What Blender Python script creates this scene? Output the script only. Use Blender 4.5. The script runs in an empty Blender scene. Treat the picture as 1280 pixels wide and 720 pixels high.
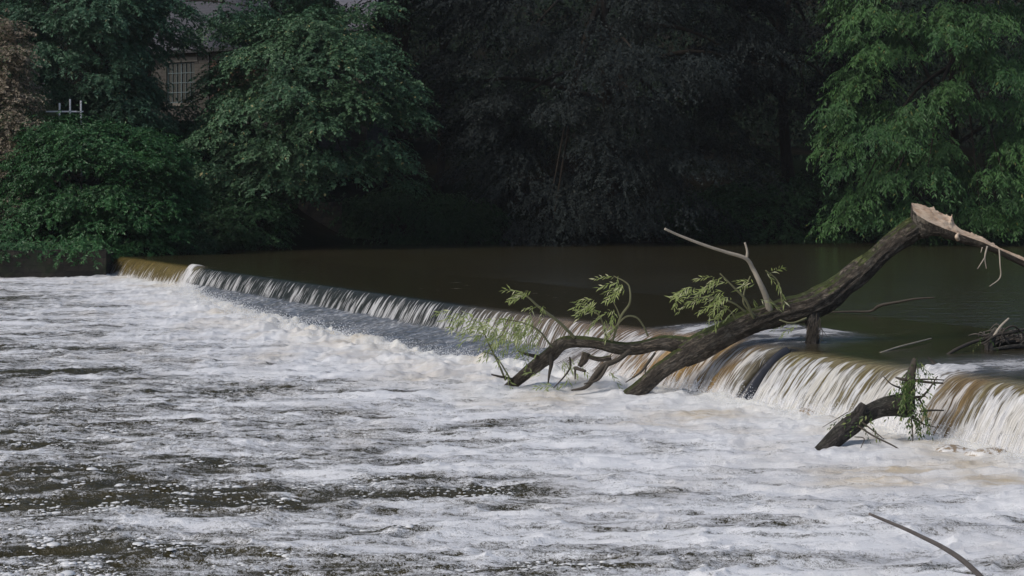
import bpy, math, random
import numpy as np
from mathutils import Vector
rng = np.random.default_rng(7)
random.seed(7)
scene = bpy.context.scene
COL = scene.collection
H, F, HY, Z1 = 3.6, 1900.0, 258.0, 0.95      # eye height, focal length in photo pixels, horizon row, pool level

def P(px, py, Y):
    return np.array([(px - 640) / F * Y, Y, H - (py - HY) / F * Y])
def PZ(px, py, z):
    Y = (H - z) * F / (py - HY)
    return np.array([(px - 640) / F * Y, Y, z])

# ------------------------------------------------------------ noise
def _h(ix, iy, seed):
    n = (ix.astype(np.int64) * 374761393 + iy.astype(np.int64) * 668265263 + seed * 1442695041) & 0xffffffff
    n = ((n ^ (n >> 13)) * 1274126177) & 0xffffffff
    return ((n ^ (n >> 16)) & 0xffffff) / float(0xffffff)
def perlin(x, y, seed=0):
    x = np.asarray(x, float); y = np.asarray(y, float)
    x, y = np.broadcast_arrays(x, y)
    ix, iy = np.floor(x), np.floor(y); fx, fy = x - ix, y - iy
    u, v = fx * fx * fx * (fx * (fx * 6 - 15) + 10), fy * fy * fy * (fy * (fy * 6 - 15) + 10)
    def g(a, b):
        t = _h(ix + a, iy + b, seed) * 2 * np.pi
        return np.cos(t) * (fx - a) + np.sin(t) * (fy - b)
    return ((g(0, 0) * (1 - u) + g(1, 0) * u) * (1 - v) + (g(0, 1) * (1 - u) + g(1, 1) * u) * v) * 1.5
def fbm(x, y, seed=0, o=4):
    s, a, r = 0, 1, 0
    for i in range(o):
        r = r + perlin(x * 2 ** i + 17.3 * i, y * 2 ** i - 9.1 * i, seed + i) * a; s += a; a *= .5
    return r / s
def sstep(a, b, x):
    t = np.clip((x - a) / (b - a), 0, 1); return t * t * (3 - 2 * t)

# ------------------------------------------------------------ object helpers
def link(name, me, mats=None, parent=None):
    o = bpy.data.objects.new(name, me); COL.objects.link(o)
    if mats is not None:
        for m in (mats if isinstance(mats, (list, tuple)) else [mats]): me.materials.append(m)
    if parent: o.parent = parent
    return o
def tag(o, label=None, cat=None, group=None, kind=None):
    if label: o['label'] = label
    if cat: o['category'] = cat
    if group: o['group'] = group
    if kind: o['kind'] = kind
    return o
def thing(name, label, cat, group=None, kind=None, loc=None):
    o = bpy.data.objects.new(name, None); COL.objects.link(o); o.empty_display_size = .2
    if loc is not None: o.location = [float(c) for c in loc]
    return tag(o, label, cat, group, kind)
def np_mesh(name, co, quads, smooth=True, attrs=None, colors=None, tris=None):
    me = bpy.data.meshes.new(name)
    co = np.asarray(co, np.float32); me.vertices.add(len(co)); me.vertices.foreach_set('co', co.ravel())
    q = np.asarray(quads, np.int32)
    k = q.shape[1]
    me.loops.add(q.size); me.loops.foreach_set('vertex_index', q.ravel())
    me.polygons.add(len(q)); me.polygons.foreach_set('loop_start', np.arange(0, q.size, k, dtype=np.int32))
    me.polygons.foreach_set('loop_total', np.full(len(q), k, np.int32))
    me.polygons.foreach_set('use_smooth', np.full(len(q), smooth))
    for n, a in (attrs or {}).items():
        at = me.attributes.new(n, 'FLOAT', 'POINT'); at.data.foreach_set('value', np.asarray(a, np.float32).ravel())
    for n, a in (colors or {}).items():
        at = me.attributes.new(n, 'FLOAT_COLOR', 'POINT')
        a = np.asarray(a, np.float32); a = np.concatenate([a, np.ones((len(a), 1), np.float32)], 1)
        at.data.foreach_set('color', a.ravel())
    me.update(); me.validate()
    return me
def grid_quads(nr, nc, wrap=False):
    i = np.arange(nr - 1)[:, None] * nc; j = np.arange(nc if wrap else nc - 1)[None, :]
    j2 = (j + 1) % nc
    return np.stack([i + j, i + j2, i + nc + j2, i + nc + j], -1).reshape(-1, 4)
def reparent_local(o, root):
    o.parent = root
    o.matrix_parent_inverse.identity()
    me = o.data; loc = root.location
    n = len(me.vertices); a = np.empty(n * 3, np.float32); me.vertices.foreach_get('co', a)
    a = a.reshape(-1, 3) - np.array(loc, np.float32); me.vertices.foreach_set('co', a.ravel()); me.update()
    return o
def part(name, me, mat, root, label=None):
    """mesh given in world coordinates, stored in the root's frame"""
    o = link(name, me, mat)
    w = np.zeros(3); r = root
    while r is not None:
        w += np.array(r.location); r = r.parent
    n = len(me.vertices); a = np.empty(n * 3, np.float32); me.vertices.foreach_get('co', a)
    me.vertices.foreach_set('co', (a.reshape(-1, 3) - w.astype(np.float32)).ravel()); me.update()
    o.parent = root
    if label: o['label'] = label
    return o

# ------------------------------------------------------------ material helper
class M:
    def __init__(s, name):
        s.m = bpy.data.materials.new(name); s.m.use_nodes = True
        s.t = s.m.node_tree; s.b = s.t.nodes['Principled BSDF']
    def n(s, typ, **kw):
        nd = s.t.nodes.new(typ)
        for k, v in kw.items():
            if k in nd.inputs: 
                if isinstance(v, bpy.types.NodeSocket): s.t.links.new(v, nd.inputs[k])
                else: nd.inputs[k].default_value = v
            else: setattr(nd, k, v)
        return nd
    def set(s, **kw):
        for k, v in kw.items():
            k = k.replace('_', ' ')
            if isinstance(v, bpy.types.NodeSocket): s.t.links.new(v, s.b.inputs[k])
            else: s.b.inputs[k].default_value = v
    def attr(s, n): return s.n('ShaderNodeAttribute', attribute_name=n)
    def math(s, op, a, b=0.0, c=0.0, clamp=False):
        nd = s.t.nodes.new('ShaderNodeMath'); nd.operation = op; nd.use_clamp = clamp
        for i, v in enumerate((a, b, c)):
            if isinstance(v, bpy.types.NodeSocket): s.t.links.new(v, nd.inputs[i])
            else: nd.inputs[i].default_value = v
        return nd.outputs[0]
    def mix(s, f, a, b, mode='MIX'):
        nd = s.t.nodes.new('ShaderNodeMix'); nd.data_type = 'RGBA'; nd.blend_type = mode
        for i, v in ((0, f), (6, a), (7, b)):
            if isinstance(v, bpy.types.NodeSocket): s.t.links.new(v, nd.inputs[i])
            else: nd.inputs[i].default_value = (*v, 1) if isinstance(v, tuple) and len(v) == 3 else v
        return nd.outputs[2]
    def ramp(s, f, a, b, lo=0.0, hi=1.0):
        nd = s.t.nodes.new('ShaderNodeMapRange'); nd.interpolation_type = 'SMOOTHSTEP'
        for i, v in enumerate((f, a, b, lo, hi)):
            if isinstance(v, bpy.types.NodeSocket): s.t.links.new(v, nd.inputs[i])
            else: nd.inputs[i].default_value = v
        return nd.outputs[0]
    def coords(s, scale=(1, 1, 1), rot=(0, 0, 0)):
        tc = s.t.nodes.new('ShaderNodeTexCoord')
        mp = s.t.nodes.new('ShaderNodeMapping'); mp.inputs['Scale'].default_value = scale; mp.inputs['Rotation'].default_value = rot
        s.t.links.new(tc.outputs['Object'], mp.inputs['Vector']); return mp.outputs[0]
    def noise(s, vec, scale, detail=4, rough=.55, dist=0.0):
        return s.n('ShaderNodeTexNoise', Vector=vec, Scale=scale, Detail=detail, Roughness=rough, Distortion=dist).outputs['Fac']
    def voro(s, vec, scale, feat='F1'):
        nd = s.n('ShaderNodeTexVoronoi', Vector=vec, Scale=scale, feature=feat); return nd
    def bump(s, h, strength=.5, dist=.02, normal=None):
        kw = dict(Height=h, Strength=strength, Distance=dist)
        nd = s.n('ShaderNodeBump', **kw)
        if normal is not None: s.t.links.new(normal, nd.inputs['Normal'])
        return nd.outputs[0]
    def comb(s, x, y, z=0.0):
        return s.n('ShaderNodeCombineXYZ', X=x, Y=y, Z=z).outputs[0]

# ------------------------------------------------------------ weir frame
C0 = np.array([7.64, 22.7]); CD = np.array([-.441, .8975]); CN = np.array([-.8975, -.441])
def tp(X, Y):
    dx, dy = X - C0[0], Y - C0[1]
    return dx * CD[0] + dy * CD[1], dx * CN[0] + dy * CN[1]
def xy(t, p): return C0[0] + CD[0] * t + CN[0] * p, C0[1] + CD[1] * t + CN[1] * p
def footW(t):
    return np.interp(t, [-10, 0, 5.4, 8.9, 11.8, 17.3, 24, 32, 41.7, 47, 49.5, 70], [.8, .82, .9, 1.1, 1.7, 2.9, 2.9, 2.6, 1.7, .75, .6, .75])
def apronA(t): return sstep(10.2, 14.5, t) * (1 - sstep(47.5, 48.6, t))

# ------------------------------------------------------------ water materials
def mat_pool():
    m = M('pool_water')
    c = m.coords((.6, 1.6, 1), (0, 0, math.radians(-20)))
    a = m.noise(c, 1.3, 4, .5); b = m.noise(c, 5, 3, .5)
    hgt = m.math('ADD', m.math('MULTIPLY', a, .8), m.math('MULTIPLY', b, .25))
    big = m.noise(m.coords((.05, .12, 1)), 1.0, 3)
    col = m.mix(big, (.026, .021, .010), (.044, .037, .017))
    m.set(Base_Color=col, Roughness=.13, IOR=1.33, Normal=m.bump(hgt, .8, .11))
    return m.m
def mat_falls():
    m = M('falling_water')
    t = m.attr('ft').outputs['Fac']; v = m.attr('fv').outputs['Fac']; w = m.attr('white').outputs['Fac']; ap = m.attr('apron').outputs['Fac']
    tint = m.attr('tint').outputs['Color']
    tw = m.math('ADD', t, m.math('MULTIPLY', m.noise(m.comb(t, v), 1.1, 2), .22))
    f1 = m.noise(m.comb(m.math('MULTIPLY', tw, 17.0), m.math('MULTIPLY', v, 1.1)), 1.0, 3, .6)
    f2 = m.noise(m.comb(m.math('MULTIPLY', tw, 46.0), m.math('MULTIPLY', v, 2.2), 3.0), 1.0, 3, .6)
    f3 = m.noise(m.comb(m.math('MULTIPLY', tw, 4.5), m.math('MULTIPLY', v, .9), 7.0), 1.0, 2, .6)
    streak = m.math('ADD', m.math('ADD', m.math('MULTIPLY', f1, .50), m.math('MULTIPLY', f2, .42)), m.math('MULTIPLY', f3, .20))
    f4 = m.noise(m.comb(m.math('MULTIPLY', tw, 1.7), m.math('MULTIPLY', v, .5), 11.0), 1.0, 3, .65)
    streak = m.math('ADD', streak, m.math('ADD', m.math('MULTIPLY', m.math('SUBTRACT', f4, .5), .42), m.math('MULTIPLY', m.math('SUBTRACT', f3, .5), .25)))
    # broken chop on the apron
    ch = m.noise(m.comb(m.math('MULTIPLY', t, 5.5), m.math('MULTIPLY', v, 3.0), 5.0), 1.0, 5, .68, .3)
    ch2 = m.noise(m.comb(m.math('MULTIPLY', t, 14.0), m.math('MULTIPLY', v, 7.0), 9.0), 1.0, 3, .6)
    chop = m.math('ADD', m.math('MULTIPLY', ch, .6), m.math('MULTIPLY', ch2, .4))
    mixn = m.math('ADD', m.math('MULTIPLY', streak, m.math('SUBTRACT', 1.0, ap)), m.math('MULTIPLY', chop, ap))
    mv = m.math('ADD', mixn, m.math('MULTIPLY', m.math('SUBTRACT', w, .55), .42))
    mask = m.math('ADD', m.math('MULTIPLY', m.ramp(mv, .50, .59), m.math('SUBTRACT', 1.0, ap)), m.math('MULTIPLY', m.ramp(mv, .40, .74), ap))
    tone = m.mix(m.ramp(f2, .35, .65), (.84, .84, .84), (.50, .50, .51))
    warm = m.mix(.5, tone, m.mix(1.0, tint, (1.9, 1.9, 1.9), 'MULTIPLY'))
    wcol = m.mix(m.ramp(f3, .40, .62, 0, .6), tone, warm)
    tv = m.mix(m.ramp(f1, .35, .65), m.mix(1.0, tint, (.62, .58, .5), 'MULTIPLY'), m.mix(1.0, tint, (1.5, 1.55, 1.7), 'MULTIPLY'))
    col = m.mix(mask, tv, wcol)
    rough = m.math('ADD', .12, m.math('MULTIPLY', mask, .35))
    hgt = m.math('ADD', m.math('MULTIPLY', mixn, 1.0), m.math('MULTIPLY', mask, .35))
    act = m.attr('act').outputs['Fac']
    m.set(Base_Color=col, Roughness=rough, IOR=1.33, Normal=m.bump(hgt, m.math('ADD', .12, m.math('MULTIPLY', act, .75)), .05))
    return m.m
def mat_river():
    m = M('foaming_water')
    D = m.attr('foam').outputs['Fac']; tan = m.attr('tan').outputs['Fac']; near = m.attr('boil').outputs['Fac']
    c = m.coords((1, 1, 1), (0, 0, math.radians(14)))
    cs = m.coords((.36, 1.4, 1), (0, 0, math.radians(14)))
    n1 = m.noise(cs, 1.0, 5, .62, .5)
    n2 = m.noise(cs, 4.2, 5, .66, .5)
    n3 = m.noise(m.coords((.8, 1.1, 1), (0, 0, .25)), 15, 3, .6)
    wv = m.n('ShaderNodeVectorMath', operation='ADD')
    m.t.links.new(c, wv.inputs[0]); nn = m.n('ShaderNodeTexNoise', Vector=c, Scale=9.0); m.t.links.new(nn.outputs['Color'], wv.inputs[1])
    v1 = m.voro(wv.outputs[0], 11).outputs['Distance']
    v2 = m.voro(wv.outputs[0], 24).outputs['Distance']
    bub = m.math('SUBTRACT', 1.0, m.math('ADD', m.math('MULTIPLY', v1, .7), m.math('MULTIPLY', v2, .6)))
    def w_(x, k): return m.math('MULTIPLY', m.math('SUBTRACT', x, .5), k)
    s = m.math('ADD', m.math('ADD', D, w_(n1, 1.3)), m.math('ADD', w_(n2, 1.5), m.math('MULTIPLY', w_(n3, .8), m.math('SUBTRACT', 1.0, m.math('MULTIPLY', near, .7)))))
    s = m.math('ADD', s, m.math('MULTIPLY', w_(bub, .75), m.math('SUBTRACT', 1.0, m.math('MULTIPLY', near, .8))))
    thick = m.ramp(s, .32, .76)
    edge = m.ramp(s, .22, .36)
    dark = m.mix(m.noise(c, .35, 3), (.055, .048, .018), (.042, .033, .013))
    grey = m.mix(n2, (.20, .20, .19), (.38, .38, .38))
    foam = m.mix(thick, grey, m.mix(near, m.mix(m.ramp(n1, .35, .6), (.66, .67, .70), (.84, .85, .87)), (.80, .79, .74)))
    foam = m.mix(m.math('MULTIPLY', tan, m.ramp(n2, .3, .65, .35, 1.0)), foam, (.52, .42, .27))
    col = m.mix(edge, dark, foam)
    hgt = s
    m.set(Base_Color=col, Roughness=m.math('ADD', .12, m.math('MULTIPLY', edge, .5)), IOR=1.33,
          Normal=m.bump(hgt, .55, .028))
    return m.m
MP, MF, MR = mat_pool(), mat_falls(), mat_river()

# ------------------------------------------------------------ waterfall sheet
def build_falls():
    t = np.arange(-8.5, 65.6, .03)
    up = -7 * (np.linspace(1, 0, 34)[:-1] ** 1.7)
    q = np.linspace(0, 1, 56)
    T, _ = np.meshgrid(t, np.concatenate([up, q]), indexing='ij')
    W = footW(t) ; A = apronA(t)
    W = W + .10 * fbm(t * .9, 0 * t, 3) + .06 * A * fbm(t * 2.5, 0 * t, 5)
    n_up, n_q = len(up), len(q)
    Pm = np.zeros_like(T); Z = np.zeros_like(T)
    Pm[:, :n_up] = up[None, :]
    qq = q[None, :]
    pn = (W[:, None] + .13) * qq ** 1.1
    pa = (W[:, None] + .35) * qq ** 1.7
    Pm[:, n_up:] = pn * (1 - A[:, None]) + pa * A[:, None]
    Wc = W[:, None]
    top = .915
    x = np.clip(Pm, 0, None) / Wc
    zn = top * (1 - .22 * x - .78 * x * x)
    st = .42
    xa = np.clip(Pm, 0, None) / st
    za = np.where(xa < 1, top - (top - .29) * (.25 * xa + .75 * xa ** 1.6), .29 * (1 - (np.clip(Pm, st, None) - st) / (Wc - st)) ** 1.0)
    za = np.where(Pm > Wc, -(Pm - Wc) * .35, za)
    Z = zn * (1 - A[:, None]) + za * A[:, None]
    Z = np.where(Pm < 0, Z1 - (Z1 - top) * np.exp(np.clip(Pm, -9, 0) / .28), Z)
    Z = np.clip(Z, -.25, 3)
    # arc length
    dP = np.diff(Pm, axis=1); dZ = np.diff(Z, axis=1)
    V = np.concatenate([np.zeros((len(t), 1)), np.cumsum(np.hypot(dP, dZ), 1)], 1); V -= V[:, n_up:n_up + 1]
    act = sstep(-.25, .25, Pm)
    # ridges running down the sheet
    rid = fbm(T * 9, V * .7, 11, 3) * .022 + fbm(T * 2.6, V * .5, 12, 2) * .035
    rid = rid + .03 * fbm(T * 1.1, V * .8, 13, 3)
    Z = Z + rid * act * (1 - .3 * A[:, None])
    # lumpy flow on the apron
    apm = A[:, None] * sstep(.36, .55, Pm)
    Z = Z + apm * (fbm(T * 2.2, V * 1.6, 21, 4) * .09 + .03 * fbm(T * 6, V * 4, 22, 3))
    # water piled over what the flood left on the crest
    hump = np.exp(-((T - 8.6 + .35 * Pm) / 2.3) ** 4) * np.exp(-((Pm + 1.7) / 1.7) ** 4)
    Z = Z + hump * (.10 + .16 * np.abs(fbm(T * 1.6 + Pm * .7, Pm * .6, 31, 4)))
    gush = np.exp(-((T - 1.95) / .42) ** 4)
    Z = Z + gush * np.exp(-((Pm + .2) / .8) ** 2) * (.06 + .14 * np.abs(fbm(T * 3, Pm * 3, 33, 4)))
    deb = np.exp(-((T - 2.1) / 1.1) ** 2) * np.exp(-((Pm + 2.0) / 1.7) ** 2)
    Z = Z + deb * .06 * np.abs(fbm(T * 3, Pm * 2, 35, 4))
    curl = sstep(48.1, 48.4, T) * sstep(49.6, 49.2, T) * np.exp(-((Pm - .1) / .45) ** 2)
    Z = Z + curl * .16
    # narrow gap where a dark slab stands bare
    gap = np.exp(-((T - 6.02) / .20) ** 8) * sstep(-.6, 0.0, Pm)
    Z = Z - gap * .35 * sstep(-.4, .4, Pm)
    X, Y = xy(T, Pm)
    # whiteness
    tk = [-8, .2, .55, .75, 1.45, 1.55, 2.35, 2.6, 4.0, 5.6, 6.3, 6.6, 7.0, 9.3, 10.5, 13, 18, 19.5, 30, 47.5, 48.5, 49.5, 52, 65]
    wk = [.64, .62, .52, .40, .36, .95, .95, .54, .58, .56, .58, .68, .44, .47, .56, .64, .62, .54, .47, .45, .78, .66, .42, .36]
    wt = np.interp(t, tk, wk)[:, None]
    onset = .04 + .20 * fbm(t * 3.2, 0 * t, 41, 2)[:, None] + .34 * perlin(t * 8.5, 0 * t, 42)[:, None]
    onset = onset + .30 * (T > 50)
    white = wt * sstep(onset - .08, onset + .22, Pm)
    white = white + (1 - A[:, None]) * .25 * sstep(.75, 1.0, x) * (Pm > 0) + .06 * fbm(T * .8, V * .4, 43, 3)
    slow = .22 * fbm(T * .45, Pm * .2, 44, 3)
    white = np.where(apm > .5, .47 + slow + .55 * sstep(Wc - .7 + .5 * fbm(T * .7, 0 * T, 47, 3), Wc + .1, Pm) + .25 * sstep(16, 12, T), white)
    white = np.maximum(white, hump * (.62 + .5 * fbm(T * 1.2, Pm * .5, 49, 3))); white = np.maximum(white, gush * sstep(-1.3, -.5, Pm) * 1.0)
    white = np.maximum(white, deb * .72); white = np.maximum(white, curl * .8)
    white = np.where(gap > .4, .25, white)
    tints = {-8: (.20, .17, .09), .6: (.19, .155, .075), .8: (.20, .135, .055), 1.4: (.19, .135, .055), 1.6: (.45, .42, .38), 2.3: (.42, .38, .30), 2.8: (.20, .165, .078), 5.4: (.19, .16, .075),
             6.4: (.17, .15, .11), 6.9: (.26, .175, .075), 7.4: (.32, .205, .070), 9.2: (.30, .19, .075), 10.5: (.20, .14, .08), 13: (.16, .12, .08), 18: (.10, .085, .06), 21: (.024, .027, .024),
             47: (.022, .027, .026), 48.6: (.13, .11, .055), 50: (.13, .098, .032), 65: (.12, .09, .028)}
    ks = sorted(tints); tc = np.stack([np.interp(t, ks, [tints[k][i] for k in ks]) for i in range(3)], -1)[:, None, :]
    pool = np.array([.035, .029, .0135])[None, None, :]
    w_up = sstep(-.55, -.02, Pm + .12 * fbm(T * 1.5, 0 * T, 48, 2))[..., None]
    slate = np.array([.12, .135, .15])[None, None, :]
    tint = pool * (1 - w_up) + tc * w_up
    tint = tint * (1 - apm[..., None]) + slate * apm[..., None]
    g3 = np.maximum(hump, np.maximum(deb, gush * (Pm < .2)))[..., None]
    tint = tint * (1 - g3) + np.array([.13, .125, .12])[None, None, :] * g3
    tint = np.where((gap > .4)[..., None], np.array([.02, .021, .025])[None, None, :], tint)
    nr, nc = T.shape
    me = np_mesh('waterfall', np.stack([X, Y, Z], -1).reshape(-1, 3), grid_quads(nr, nc)[:, ::-1],
                 attrs=dict(ft=T, fv=V, white=white, apron=np.maximum(apm, .7 * np.maximum(deb, gush * sstep(.3, 0, Pm))), act=np.maximum(act, np.maximum(hump, deb))), colors=dict(tint=tint.reshape(-1, 3)))
    o = link('waterfall', me, MF); tag(o, kind='structure')
build_falls()

# ------------------------------------------------------------ upper pool
def build_pool():
    t = np.concatenate([np.arange(-60, -8, 2.0), np.arange(-8, 66, .35), np.arange(66, 150, 1.5)])
    p = -7 + .02 - np.concatenate([np.arange(0, 12, .35), 12 + (np.arange(0, 60) / 59) ** 1.5 * 150])
    T, Pp = np.meshgrid(t, p, indexing='ij'); X, Y = xy(T, Pp)
    Z = Z1 + fbm(X * .25, Y * .5, 51, 3) * .012 * sstep(-7, -9, Pp) - .002 * (Pp > -7)
    me = np_mesh('upper_pool', np.stack([X, Y, Z], -1).reshape(-1, 3), grid_quads(*T.shape)[:, ::-1])
    tag(link('upper_pool', me, MP), kind='structure')
build_pool()

# ------------------------------------------------------------ lower river, white with foam
def build_river():
    rows = np.concatenate([np.arange(80, 300, .75), np.arange(300, 700, 1.1)])
    Yr = H * F / rows
    k = np.concatenate([np.arange(-.8, -.37, .003), np.arange(-.37, .37, .00085), np.arange(.37, .75, .004)])
    Yg, K = np.meshgrid(Yr, k, indexing='ij'); Xg = K * np.maximum(Yg, 0)
    a = -.97 * Xg - .24 * Yg; b = .24 * Xg - .97 * Yg
    t, p = tp(Xg, Yg); e = p - footW(t)
    ec = np.clip(e, 0, None)
    wx = a + .5 * fbm(a * .7, b * .7, 61, 2)
    z = fbm(wx / 3.2, b / 1.3, 62, 4) * .085 + fbm(wx / .75, b / .32, 63, 3) * .032 + fbm(wx / .22, b / .14, 60, 2) * .010
    rg = 1 - np.abs(fbm(wx / 1.5, b / .55, 64, 3)) * 2.4
    z += np.clip(rg, 0, 1) ** 2 * .06
    boil = np.exp(-ec / 1.1); boil2 = np.exp(-ec / 4.0)
    lump = np.abs(fbm(Xg * .9, Yg * .55, 65, 4))
    amp = np.interp(t, [-8, 0, 5, 10, 14, 30, 45, 50, 65], [.4, .4, .6, 1.1, 1.3, 1.3, .8, .6, .5])
    lump = sstep(0, 1, lump * 1.6) * .5
    z += amp * (boil * (.02 + .16 * lump) + boil2 * (.03 + .24 * lump))
    z += amp * np.exp(-((ec - 1.3) / .9) ** 2) * (.05 + .10 * fbm(t * .8, p * .4, 66, 2))
    z += boil2 * fbm(Xg * 2.8, Yg * 2.0, 67, 4) * .04 + boil * np.abs(fbm(Xg * 7, Yg * 5, 70, 3)) * .02
    z -= .10 * sstep(.05, -.5, e)
    for px, py, h in ((778, 501, .16), (627, 489, .14), (1020, 571, .12), (1252, 758, .03), (1139, 571, .05), (713, 488, .06)):
        c = PZ(px, py, 0); dd = np.hypot(Xg - c[0], (Yg - c[1] - .1))
        z += h * .45 * np.exp(-(dd / .34) ** 2) * (.6 + .8 * np.abs(fbm(Xg * 5, Yg * 5, 75, 3)))
    D = .50 + .56 * np.exp(-ec / 7.0) + .07 * sstep(-3, 5, Xg) + .42 * fbm(wx / 6, b / 1.3, 68, 4) + .26 * fbm(wx / 1.8, b / .45, 69, 3) + z * 1.6
    D -= .03 + .10 * sstep(2, -8, Xg) * sstep(1, 6, ec)
    D += .03 - .10 * sstep(-2, -9, Xg) * sstep(45, 18, Yg)
    for (px, py, rx, ry, s) in [(70, 467, 105, 3.2, .55), (210, 618, 150, 12, .40), (420, 612, 110, 8, .34), (60, 604, 90, 8, .38), (60, 634, 130, 12, .42), (300, 636, 90, 7, .3), (570, 622, 110, 7, .42), (620, 612, 60, 6, .35),
                                (480, 600, 70, 7, .3), (250, 692, 90, 7, .42), (380, 700, 60, 6, .3), (640, 640, 90, 5, .2), (90, 690, 90, 12, .3), (250, 575, 60, 6, .35), (30, 374, 60, 2.2, .45), (110, 417, 60, 2, .3), (20, 434, 40, 2, .3),
                                (120, 441, 60, 3, .3), (700, 714, 90, 7, .5), (480, 665, 50, 6, .35), (920, 700, 120, 5, .25), (860, 620, 120, 5, .3), (700, 545, 60, 3, .25), (850, 560, 80, 4, .25), (370, 495, 110, 3, .18),
                                (60, 560, 60, 5, .25), (1200, 712, 130, 6, .3), (1000, 672, 110, 4, .2), (20, 350, 70, 2, -.2), (380, 517, 90, 5, .2), (150, 385, 50, 1.6, .22), (60, 402, 60, 1.6, .25)]:
        c = PZ(px, py, 0); Rx = rx / F * c[1]; Ry = ry / (py - HY) * c[1]
        jx = Xg + Rx * .5 * fbm(Yg * 2.2, Xg * .5, 71, 3); jy = Yg + Ry * 1.3 * fbm(Xg * .9, Yg * 1.2, 72, 4)
        D -= s * np.exp(-((jx - c[0]) / Rx) ** 4 - ((jy - c[1]) / Ry) ** 2)
    D = np.where(e < 1.0, np.maximum(D, .95), D)
    cl = fbm(Xg * 1.6, Yg * .9, 76, 3)
    ok = np.argwhere((Yg < 30) & (Yg > 13) & (np.abs(K) < .42) & (D < .52) & (cl > .02))
    r = np.random.default_rng(8); sel = ok[r.choice(len(ok), min(5500, len(ok)), replace=False)]
    cx, cy, cz = (a[sel[:, 0], sel[:, 1]] for a in (Xg, Yg, z))
    sz = np.exp(r.normal(size=len(sel)) * .5) * .0095
    u, v = np.meshgrid(np.linspace(0, 2 * np.pi, 9)[:-1], np.linspace(0, np.pi / 2, 4)[:-1])
    hs = np.stack([np.cos(u) * np.cos(v), np.sin(u) * np.cos(v), np.sin(v) * .75 - .15], -1).reshape(-1, 3)
    hs = np.vstack([hs, [[0, 0, .6]]]); hq = grid_quads(3, 9 - 1, True).tolist() + [[16 + i, 16 + (i + 1) % 8, 24, 24] for i in range(8)]
    st = np.stack([r.uniform(1, 2.2, len(sel)), r.uniform(.8, 1.4, len(sel)), r.uniform(.6, 1, len(sel))], -1)
    P3 = np.stack([cx + r.normal(size=len(sel)) * .01, cy + r.normal(size=len(sel)) * .03, cz], -1)[:, None] + hs[None] * sz[:, None, None] * st[:, None]
    q4 = np.array([f for f in hq if len(set(f)) == 4]); q3 = np.array([f[:3] for f in hq if len(set(f)) == 3])
    q3 = np.concatenate([q3, q4[:, [0, 1, 2]], q4[:, [0, 2, 3]]])
    FL = np_mesh('froth', P3.reshape(-1, 3), (np.arange(len(sel))[:, None, None] * 25 + q3[None]).reshape(-1, 3))
    mf = M('froth'); mf.set(Base_Color=(.72, .73, .74, 1), Roughness=.35)
    tag(link('froth', FL, mf.m), 'small white flecks of froth drifting on the dark open water in the foreground', 'froth', kind='stuff')
    tan = np.clip(.45 * np.exp(-ec / 4) * (fbm(Xg * .6, Yg * .35, 73, 4) * 3.5 + .1), 0, .6)
    for (px, py, rx, ry, s) in [(430, 436, 60, 5, .45), (310, 410, 60, 4, .35), (560, 474, 70, 6, .4), (690, 502, 60, 6, .4), (880, 523, 60, 6, .8), (800, 532, 50, 5, .5), (1130, 590, 110, 6, .75), (1110, 607, 110, 8, .7),
                                (1250, 606, 50, 6, .5), (1245, 572, 20, 5, .4), (500, 462, 40, 5, .4), (90, 600, 30, 4, 0)]:
        c = PZ(px, py, 0); Rx = rx / F * c[1]; Ry = ry / (py - HY) * c[1]
        wob = .6 + .9 * np.clip(fbm(Xg * 1.4, Yg * .9, 74, 3) + .5, 0, 1)
        tan += s * wob * np.exp(-((Xg - c[0]) / Rx) ** 2 - ((Yg - c[1]) / Ry) ** 2)
    co = np.stack([Xg, Yg, z], -1).reshape(-1, 3)
    q = grid_quads(*Xg.shape)
    keep = (e.ravel()[q] > -.45).any(1) & ((Yg.ravel()[q] < 79.5).any(1))
    used = np.zeros(len(co), bool); q = q[keep]; used[q.ravel()] = True
    idx = np.cumsum(used) - 1
    me = np_mesh('river_water', co[used], idx[q][:, ::-1], attrs=dict(foam=D.ravel()[used], tan=np.clip(tan, 0, .85).ravel()[used], boil=boil.ravel()[used]))
    tag(link('river_water', me, MR), kind='structure')
build_river()
# orientation safety: make every water sheet face up
for n in ('waterfall', 'upper_pool', 'river_water'):
    me = bpy.data.objects[n].data
    if me.polygons[len(me.polygons) // 2].normal.z < 0: me.flip_normals()

# ------------------------------------------------------------ ground
def bank(X):
    return np.interp(X, [-200, -80, -30, -22.6, -21.2, -19, -12, 0, 30, 80, 200], [60, 72, 75.9, 78.2, 82.5, 90, 105, 112, 114, 120, 150])
def ground_z(X, Y):
    d = Y - bank(X)
    z = 1.25 + 7.9 * sstep(0, 24, d) + 42 * sstep(42, 130, d) + fbm(X * .12, Y * .12, 81, 3) * .8 * sstep(2, 12, d)
    z = np.where(d < .4, -1.6 + 2.85 * sstep(-.5, .4, d), z)
    return np.where(Y < 6.5, 2.0 * sstep(6.5, 1.5, Y) - 1.6 * sstep(1.5, 6.5, Y), z)
def mat_ground():
    m = M('leaf_litter'); c = m.coords()
    n = m.noise(c, 1.2, 6, .65); n2 = m.noise(c, .15, 3)
    col = m.mix(m.ramp(n, .35, .65), (.008, .007, .005), (.016, .014, .009)); col = m.mix(m.ramp(n2, .4, .6), col, (.007, .012, .006))
    m.set(Base_Color=col, Roughness=1.0, Specular_IOR_Level=.02, Normal=m.bump(n, .8, .15)); return m.m
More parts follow.
